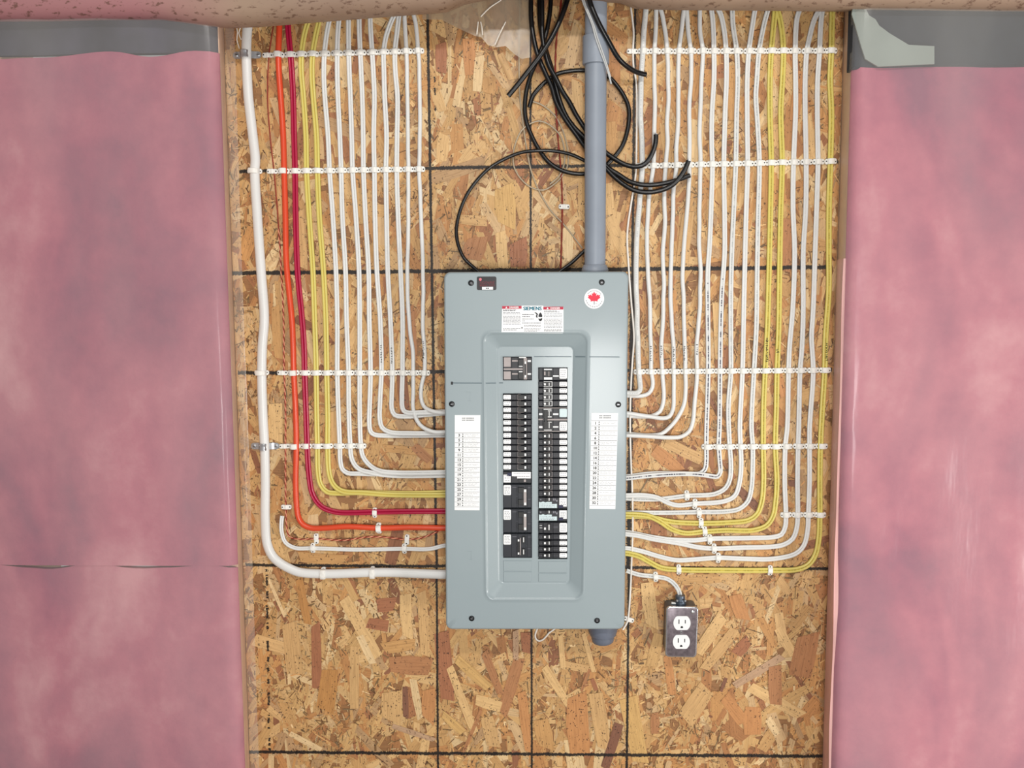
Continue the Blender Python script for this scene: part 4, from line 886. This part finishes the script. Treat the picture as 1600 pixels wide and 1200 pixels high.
def afci(side, a, b):
    sd[0] += 1
    if side == 'L':
        o = body(785.8, a, 831, b, [(799,830,.0006)])
        sticker(o, 787, a+3.5, 798, b-2.5, FB+.0006, sd[0], lines=3, notch=[(786.7,a+4.8),(792.5,a+4.8),(792.5,a+7.4),(798,a+7.4),(798,b-1.8),(786.7,b-1.8)])
        sticker(o, 801, a+1, 829.5, a+9, FB+.001, sd[0]+50, 'printed_label', 2, notch=[(799.8,a+.6),(829.4,a+.6),(829.4,a+10.6),(808,a+10.6),(808,a+7.2),(799.8,a+7.2)])
        bits(o, 'navy_corner', 'navy', [(792.8,a+2,799,a+7.2,FB+.0004,FB+.0008)]); bits(o, 'toggle', 'toggle', [(810,a+12,823,b-2,FB+.001,FB+.0045)]); bits(o, 'toggle_tip', 'frame', [(818.5,a+12.5,821.8,b-2.4,FB+.0043,FB+.0052)])
    else:
        o = body(841.2, a, 886.6, b, [(842,873,.0006)])
        sticker(o, 874.5, a+1.2, 885.5, b-4.5, FB+.0006, sd[0], lines=4, notch=[(874,a+.9),(885.6,a+.9),(885.6,b-3.8),(880,b-3.8),(880,b-6.2),(874,b-6.2)])
        sticker(o, 843, a+9, 868.5, b-1.6, FB+.0012, sd[0]+50, 'printed_label', 3, notch=[(842.2,a+7.2),(845,a+8.0),(848.6,a+6.6),(852,a+8.2),(855.6,a+7.0),(862.2,a+7.4),(862.2,a+10.4),(870.2,a+10.4),(870.2,b-1.4),(842.2,b-1.4)], mat='stickerblue')
        bits(o, 'toggle', 'toggle', [(853,a+.8,861.5,a+6.6,FB+.001,FB+.0046)]); bits(o, 'toggle_tip', 'sticker', [(857.2,a+1.4,858.7,a+5.6,FB+.0043,FB+.0052)])
        bits(o, 'navy_corner', 'navy', [(873,b-5.6,880,b-1.4,FB+.0005,FB+.0009)]); bits(o, 'rating_mark', 'inkgrey', [(864,a+2,865.4,a+5.5,FB+.0008,FB+.0012),(866.5,a+2,868,a+5.5,FB+.0008,FB+.0012),(869,a+4,871,a+7,FB+.0008,FB+.0012),(843.5,a+3,846,a+4.4,FB+.0008,FB+.0012)])
afci('L', 736.8, 755.6)
def left_double(a, b, style):
    sd[0] += 1; m_ = (a+b)/2
    o = body(785.8, a, 831, b, [(799,807.4,.0006),(809,821.6,.0014),(823.5,830,.0008)], mat='breaker2')
    sticker(o, 786.8, a+1.4, 798.4, a+17, FB+.0006, sd[0], lines=5)
    if style == 0:
        bits(o, 'toggle', 'toggle', [(809.8,a+5,818.6,a+13.5,FB+.001,FB+.0046),(809.8,b-13.5,818.6,b-5,FB+.001,FB+.0046),(816,a+7,822.8,b-4,FB+.001,FB+.0030)])
        bits(o, 'handle_tie', 'frame', [(818.2,a+8,822.6,b-4.2,FB+.0028,FB+.0056)]); bits(o, 'toggle_tip', 'sticker', [(818.8,a+8.2,822.2,a+12.4,FB+.005,FB+.0064),(818.8,b-8.6,822.2,b-4.6,FB+.005,FB+.0064)])
    else:
        bits(o, 'handle_tie', 'frame', [(812.4,a+7,813.9,b-4,FB+.0014,FB+.0046)])
        bits(o, 'toggle', 'toggle', [(815.5,a+4.5,820.5,a+15,FB+.001,FB+.0050),(815.5,b-14,820.5,b-4,FB+.001,FB+.0050),(808.8,a+9,812,b-5,FB+.001,FB+.003)])
        bits(o, 'toggle_tip', 'sticker', [(817.4,a+6,818.8,a+13.5,FB+.0047,FB+.0056),(817.4,b-12.5,818.8,b-5,FB+.0047,FB+.0056),(809,a+9,811.4,a+12.4,FB+.0026,FB+.0036),(809,b-8,811.4,b-4.6,FB+.0026,FB+.0036)])
    bits(o, 'rating_mark', 'inkmid', [(800.5,a+4.4,807,a+5.4,FB+.0007,FB+.0011),(824.4,a+5,829,a+5.8,FB+.0009,FB+.0013),(824.4,m_+4.5,829,m_+5.3,FB+.0009,FB+.0013),(799.5,m_+.2,831,m_+.7,FB+.0002,FB+.0006)])
left_double(756.6, 794, 0); left_double(795, 832.8, 0); left_double(833.8, 871.3, 1)
# right column
def right_wide(a, b, label_h, kind):
    sd[0] += 1; o = body(841.2, a, 886.6, b, [(842,848,.0006),(849.3,862.6,.0018),(864,872.6,.0008)])
    sticker(o, 874.2, a+1.2, 886, a+1.2+label_h, FB+.0005, sd[0], lines=4); y = (a+b)/2
    if kind == 0:
        bits(o, 'handle_surround', 'sticker', [(850,a+2,862.4,a+4,FB+.0016,FB+.0026),(850,b-5.4,862.8,b-1.4,FB+.0016,FB+.0030),(864,b-8.4,873,b-6.2,FB+.0008,FB+.0016)])
        bits(o, 'toggle', 'toggle', [(851.5,a+5,861.8,b-6,FB+.001,FB+.005)]); bits(o, 'toggle_tip', 'frame', [(850,a+6,852.4,a+12,FB+.003,FB+.0054),(857,a+6,858.2,b-7,FB+.0047,FB+.0053)])
    else:
        bits(o, 'toggle', 'toggle', [(855,y-6,861,y+5,FB+.001,FB+.005)]); bits(o, 'toggle_tip', 'sticker', [(857,y-5,858.6,y+3.4,FB+.0047,FB+.0055),(850,y-.6,853,y+3.0,FB+.0018,FB+.0034),(843,y-4,847,y-3.2,FB+.0007,FB+.0011),(843,y-.4,847.4,y+.4,FB+.0007,FB+.0011)])
        bits(o, 'rating_mark', 'inkmid', [(864.5,y-2.4,872,y-1.6,FB+.0009,FB+.0013),(864.5,y-.6,872,y+.2,FB+.0009,FB+.0013)])
right_wide(574.4, 594.8, 16, 0)
for i in range(4): right_single(600.4+10.1*i, 10.0, hi=True)
o = body(841.2, 637, 886.6, 674.6, [(842,848,.0006),(864,872.6,.0008)])
o['label'] = 'double pole breaker in the right column with pale dividing strips'
bits(o, 'dividing_strip', 'frame', [(841.3,637.0,886.5,638.0,FB,FB+.0022),(841.3,654.4,848.2,656.4,FB,FB+.0022),(855.5,654.6,886.5,656.8,FB,FB+.0022),(841.3,673.4,886.5,674.5,FB,FB+.0022)])
sticker(o, 874.3, 638.6, 886, 651.8, FB+.0005, 801, lines=0, mat='stickerblue'); sticker(o, 874.3, 659, 886, 673, FB+.0005, 802, lines=4)
bits(o, 'handle_tie', 'toggle', [(851,641,854.6,671,FB+.001,FB+.006)])
bits(o, 'toggle', 'toggle', [(849.4,640.4,862.4,653.6,FB+.0008,FB+.0040),(849.4,658.4,862.4,671.6,FB+.0008,FB+.0040)])
bits(o, 'toggle_tip', 'sticker', [(849.4,638.8,861.6,640.4,FB+.002,FB+.0032),(856.2,641.5,861.8,642.6,FB+.003,FB+.0046),(857.4,643,858.6,650,FB+.0036,FB+.0046),(856,650.6,862,652.2,FB+.003,FB+.0046),(856.6,659,862,660.2,FB+.003,FB+.0046),(857.4,661,858.6,669,FB+.0036,FB+.0046),(850,671.2,862,672.6,FB+.002,FB+.004),(842.2,645.6,847.6,648.6,FB+.0007,FB+.0012),(842.2,665.6,847.8,669,FB+.0007,FB+.0012),(864,645.8,872.4,648.6,FB+.0009,FB+.0014),(864,666,872.4,668.2,FB+.0009,FB+.0014)])
for i in range(10): right_single(681.2+10.02*i, 10.0)
afci('R', 776.9, 795.2); afci('R', 796.6, 814.6)
right_wide(816, 833.8, 14.6, 1)
for i in range(4): right_single(839+9.62*i, 9.6, frame=False)

# stickers and cards -----------------------------------------------------
def pts_xz(pp, d): return [(W(x, y, d).x, W(x, y, d).z) for x, y in pp]
DS = DF+.0006
# maple leaf roundel
g = G(); c = W(928.3, 466.8, DF); rad = 15.6*.00122
g.poly([(c.x+rad*math.cos(a*math.pi/20), c.z+rad*math.sin(a*math.pi/20)) for a in range(40)], DF, DS)
rs = g.build('round_sticker', M['sticker'], pan); rs['label'] = 'round white sticker with a red maple leaf'
half = [(0,1.0),(.17,.66),(.38,.77),(.30,.31),(.55,.58),(.63,.42),(.93,.48),(.82,.22),(.97,.10),(.50,-.30),(.56,-.50),(.07,-.43)]
lf = half + [(.07,-.50),(-.07,-.50)] + [(-x, y) for x, y in half[::-1][:-1]]
g = G(); k = .0126; g.poly([(c.x+x*k, c.z+y*k+.0012) for x, y in lf], DS-.0001, DS+.0003); g.build('maple_leaf', M['leaf'], rs)
g = G(); g.box(c.x-.0006, c.z-.0110, c.x+.0006, c.z-.0050, DS-.0001, DS+.0002); g.box(c.x+.0015, c.z-.0092, c.x+.0060, c.z-.0086, DS-.0001, DS+.0002)
for a0, a1 in ((.60,2.54),(3.3,6.1)):
    n = 30
    for i in range(n):
        if i % 3 == 2: continue
        t0, t1 = a0+(a1-a0)*i/n, a0+(a1-a0)*(i+1)/n; g.strip([(c.x+rad*.80*math.cos(t), c.z+rad*.80*math.sin(t)) for t in (t0, t1)], .0009, DS, .0002)
g.build('ring_print', M['inkmid'], rs, fix=False)
# dark square sticker
g = G(); g.poly(rpoly(745.2,432.2,775.6,453.2,2.2,DF), DF, DS); ds = g.build('dark_sticker', M['darksticker'], pan); ds['label'] = 'small black sticker with dark red print and a white tab'
g = G(); g.pbox(753.2,448.2,770.4,452.6,DS,DS+.0003); g.build('white_tab', M['sticker'], ds)
g = G(); g.pbox(759.5,449.6,761.3,451.2,DS+.0003,DS+.0005); g.pbox(761.9,449.6,763.8,451.2,DS+.0003,DS+.0005); g.build('tab_print', M['ink'], ds)
g = G(); p = W(750.5,436.6,DS); g.lathe((p.x,-DS,p.z), (0,-1,0), [(0,.0028),(.0003,.0026)], 14); g.build('rose_dot', M['rosy'], ds)
g = G(); rnd = random.Random(5)
for y in (439.6,441.6,443.4,445.2,446.8):
    x = 749.5
    while x < 772: w = rnd.uniform(1,4); g.pbox(x, y-.5, min(x+w,773), y+.5, DS, DS+.0003); x += w+rnd.uniform(.5,1.4)
g.build('red_print', M['darkred'], ds)
# warning label
wl = G(); wl.poly(pts_xz([(784.6,478),(814.6,478),(814.8,477.6),(849,477.6),(849.2,479),(878.6,479.4),(880.4,480.6),(880.4,520),(879,521),(785.6,520.4),(783.6,519)], DF), DF, DS)
wl = wl.build('warning_label', M['sticker'], pan); wl['label'] = 'white warning label with two red headers and a maker name'
for x0, x1, y in ((784.6,815,478.2),(849,880.2,479.4)):
    g = G(); g.pbox(x0, y, x1, y+4.2, DS-.0001, DS+.0003); h = g.build('danger_header', M['redink'], wl)
    g = G(); put_text(g, 'DANGER', x0+18.5, y+2.15, DS+.0004, 2.5, .03); a = W(x0+6.6, y+.7, DS+.0004); b = W(x0+5, y+3.6, DS+.0004); e = W(x0+8.2, y+3.6, DS+.0004); g.face(g.add([a, b, e])); g.build('danger_text', M['sticker'], h, fix=False)
g = G(); [put_text(g, 'SIEMENS', 832+k*.22, 482.3, DS+.0002+.00002*abs(k), 5.4, 0.0, sx=.97) for k in (-2,-1,0,1,2)]; g.build('maker_name', M['teal'], wl, fix=False)
def fine(parent, x0, x1, rows, seed, mat='inkgrey', h=.42, gap=(.4,1.0), ln=(1.2,4.5)):
    g = G(); rnd = random.Random(seed)
    for y, xe in rows:
        x = x0
        while x < xe-1: w = rnd.uniform(*ln); g.pbox(x, y-h, min(x+w, xe), y+h, DS-.0001, DS+.0002); x += w+rnd.uniform(*gap)
    g.build('fine_print', M[mat], parent, fix=False)
fine(wl, 786, 815, [(484.2,808),(485.6,805)], 1, 'inkmid'); fine(wl, 786, 815, [(y, 813.5) for y in (488.5,490.6,494.2,496.2,498.2,500.2,502.2,504.4,506.4)], 2); fine(wl, 786, 815, [(513.5,813),(515.6,807)], 3, 'inkmid')
fine(wl, 850, 880, [(486,870),(487.6,874)], 4, 'inkmid'); fine(wl, 850, 880, [(y, 878.5) for y in (490.5,492.6,494.8,498.8,500.8,503,505.2,507.4,509.6,511.6)], 5); fine(wl, 850, 880, [(515.2,878),(517,877)], 6, 'inkmid')
fine(wl, 816, 849, [(491.4,834),(494.6,828),(498.4,834),(501.4,820),(504.8,846)], 7, 'inkmid', .5); fine(wl, 819, 849, [(508.4,846),(510.2,845),(513.6,846),(515.4,845),(517.4,840)], 8)
g = G(); g.poly(pts_xz([(835,487.8),(838.6,488.6),(840.6,491),(839.6,493.6),(840.2,496.2),(838.6,496.6),(837.2,494),(838.4,491.6),(837,489.8)], DS), DS-.0001, DS+.0003)
g.poly(pts_xz([(844.5,488),(846.2,490),(847.4,493),(847.2,495.4),(841.4,495.2),(841.6,492),(843,489.6)], DS), DS-.0001, DS+.0003); g.poly(pts_xz([(841,497.6),(844,498),(847.4,496.8),(847,500),(844.6,502),(842.4,501)], DS), DS-.0001, DS+.0003)
p = W(815.6,512.2,DS); g.lathe((p.x,-DS+.0001,p.z),(0,-1,0),[(0,.0014),(.0003,.0013)],10); g.build('shock_symbol', M['ink'], wl)
# circuit directories
def directory(cor, nums, y_first, pitch, hdr, label, seed):
    (a, b, c, d) = cor; g = G(); g.poly(pts_xz(cor, DF), DF, DS); card = g.build('circuit_directory', M['sticker'], pan); card['label'] = label
    def xl(y): return a[0]+(d[0]-a[0])*(y-a[1])/(d[1]-a[1])
    def xr(y): return b[0]+(c[0]-b[0])*(y-b[1])/(c[1]-b[1])
    rul = G(); num = G(); sc = G(); rnd = random.Random(seed)
    for i in range(len(nums)+1):
        y = y_first - pitch/2 + i*pitch; rul.pbox(xl(y)+.4, y-.22, xr(y)-.4, y+.22, DS-.0001, DS+.0002)
    for i, n in enumerate(nums):
        y = y_first + i*pitch
        put_text(num, str(n), xl(y)+7.0, y+.1, DS+.0002, 4.1, .03)
        for s, t in ((-1,'A'),(1,'B')): put_text(num, t, xl(y)+12.6, y+s*1.75, DS+.0002, 1.9, .06)
        for s in ((-1.5,1.5) if rnd.random() < .75 else (-.4,)):
            x = xl(y)+15.5; xe = xr(y)-3-rnd.random()*8*(s > 0)
            while x < xe:
                w = rnd.uniform(2.5,8); pts = []; q = x
                while q < min(x+w, xe): p = W(q, y+s*.9+rnd.uniform(-.75,.75), DS+.0002); pts.append((p.x, p.z)); q += rnd.uniform(.4,.9)
                if len(pts) > 1: sc.strip(pts, .00042, DS, .0002)
                x += w+rnd.uniform(.6,1.6)
    for t, y in zip(hdr, (a[1]+4.9, a[1]+8.0)):
        x = (a[0]+b[0])/2+.4; fx = G(); rr_ = random.Random(len(t)+int(y)); q = x-9
        
        for w in (1.5,1.0,1.8,2.2,1.4,1.7,2.0,1.2,1.6): num.pbox(q, y-.5, q+w, y+.5, DS-.0001, DS+.0002); q += w+(1.5 if w == 1.8 else .35)
    rul.build('ruled_lines', M['inkmid'], card, fix=False); num.build('printed_numbers', M['ink'], card, fix=False); sc.build('handwriting', M['inkgrey'], card, fix=False)
directory([(710.6,648.4),(750.6,648.6),(749.4,797.2),(710.2,797)], list(range(3,32,2)), 680.2, 7.71, ('a','b'), 'paper circuit list with odd numbers left of the breakers', 1)
directory([(924,644.9),(965.6,645.3),(961.4,795.4),(920.9,794.8)], [1]+list(range(2,33,2)), 661.4, 7.77, ('a','b'), 'paper circuit list with even numbers right of the breakers', 2)

# ------------------------------------------------------------------ outlet box
DO = .046
ob = empty('outlet_box', W(1064, 1027, 0), 'dull steel outlet box with a white duplex receptacle below the outlet cable', 'outlet')
PC = [(1041.3,947.6),(1091.6,948.4),(1088.4,1027.6),(1039.4,1026.4)]
g = G(); q = [W(*p, DO) for p in PC]
def lp(e, r, d): return g.add([(W(p.x,p.y,DO).x, -d, W(p.x,p.y,DO).z) for p in rr(inset(PC, e), r)])
LL = [lp(1.0, 5, .0024), lp(1.0, 5, DO-.004)]; g.bridge(*LL); g.face(LL[0]); g.face(LL[1]); g.build('box_body', M['connector'], ob, smooth=True, angle=40)
g = G(); LL = [lp(0,6,DO-.0045), lp(0,6,DO-.0012), lp(.9,5.6,DO)]
for a, b in zip(LL, LL[1:]): g.bridge(a, b)
g.cur = 1; x1 = lp(1.7,5.2,DO+.0002); g.cur = 0; g.bridge(LL[-1], x1); g.cur = 1; g.face(x1); g.cur = 0; g.face(LL[0])
cp = g.build('cover_plate', [M['steeledge'], M['plate']], ob, smooth=True, angle=35)
for nm_, cx, cy in (('a',1065.6,973.6),('b',1064.6,1003)):
    g = G(); pts = []
    for k in range(48):
        a = 2*math.pi*k/48; x, y = 13.4*math.cos(a), 13.4*math.sin(a); pts.append((cx+x, cy+max(-10.9, min(10.9, y))))
    pts = pts_xz(pts, DO+.002); pts = [p for i, p in enumerate(pts) if math.hypot(p[0]-pts[i-1][0], p[1]-pts[i-1][1]) > 1e-5]
    g.poly(pts, DO-.002, DO+.0022); r = g.build('receptacle_face', M['recept'], ob)
    g = G(); g.pbox(cx-5.4,cy-5.6,cx-4.0,cy+1.2,DO+.002,DO+.0025); g.pbox(cx+4.6,cy-4.8,cx+5.9,cy+.6,DO+.002,DO+.0025); p = W(cx-.2, cy+6.8, DO+.0025)
    g.poly([(p.x+.0026*math.cos(t*math.pi/10), p.z+.0026*max(-.55, math.sin(t*math.pi/10))) for t in range(20)], DO+.002, DO+.0025); g.build('slot', M['hole'], r)
for x, y, r in ((1064.6,987.6,.0030),(1082.4,956.2,.0036)):
    p = W(x, y, DO); g = G(); g.lathe((p.x,-DO,p.z), (0,-1,0), [(0,r),(.0010,r),(.0018,r*.7)], 16); s = g.build('screw', M['steeledge'], ob, smooth=True, angle=40)
    g = G(); g.box(p.x-r*.6, p.z-.0004, p.x+r*.6, p.z+.0004, DO+.0016, DO+.0022); g.build('screw_slot', M['hole'], s)
a = W(1063.5, 949.5, .024); b = W(1062.8, 930, .024); g = G(); ax = b-a; L = ax.length
g.lathe(a, ax, [(0,.0150),(.28*L,.0150),(.30*L,.0118),(.55*L,.0118),(.58*L,.0102),(L,.0100),(L,.0080)], 20); cn = g.build('cable_connector', M['connector'], ob, smooth=True, angle=35)
for s in (-1, 1):
    p = a+ax*.72; g = G(); g.lathe((p.x+s*.008,-.034,p.z), (0,-1,0), [(0,.0022),(.004,.0022),(.0048,.0014)], 10); g.build('clamp_screw', M['steel'], cn)
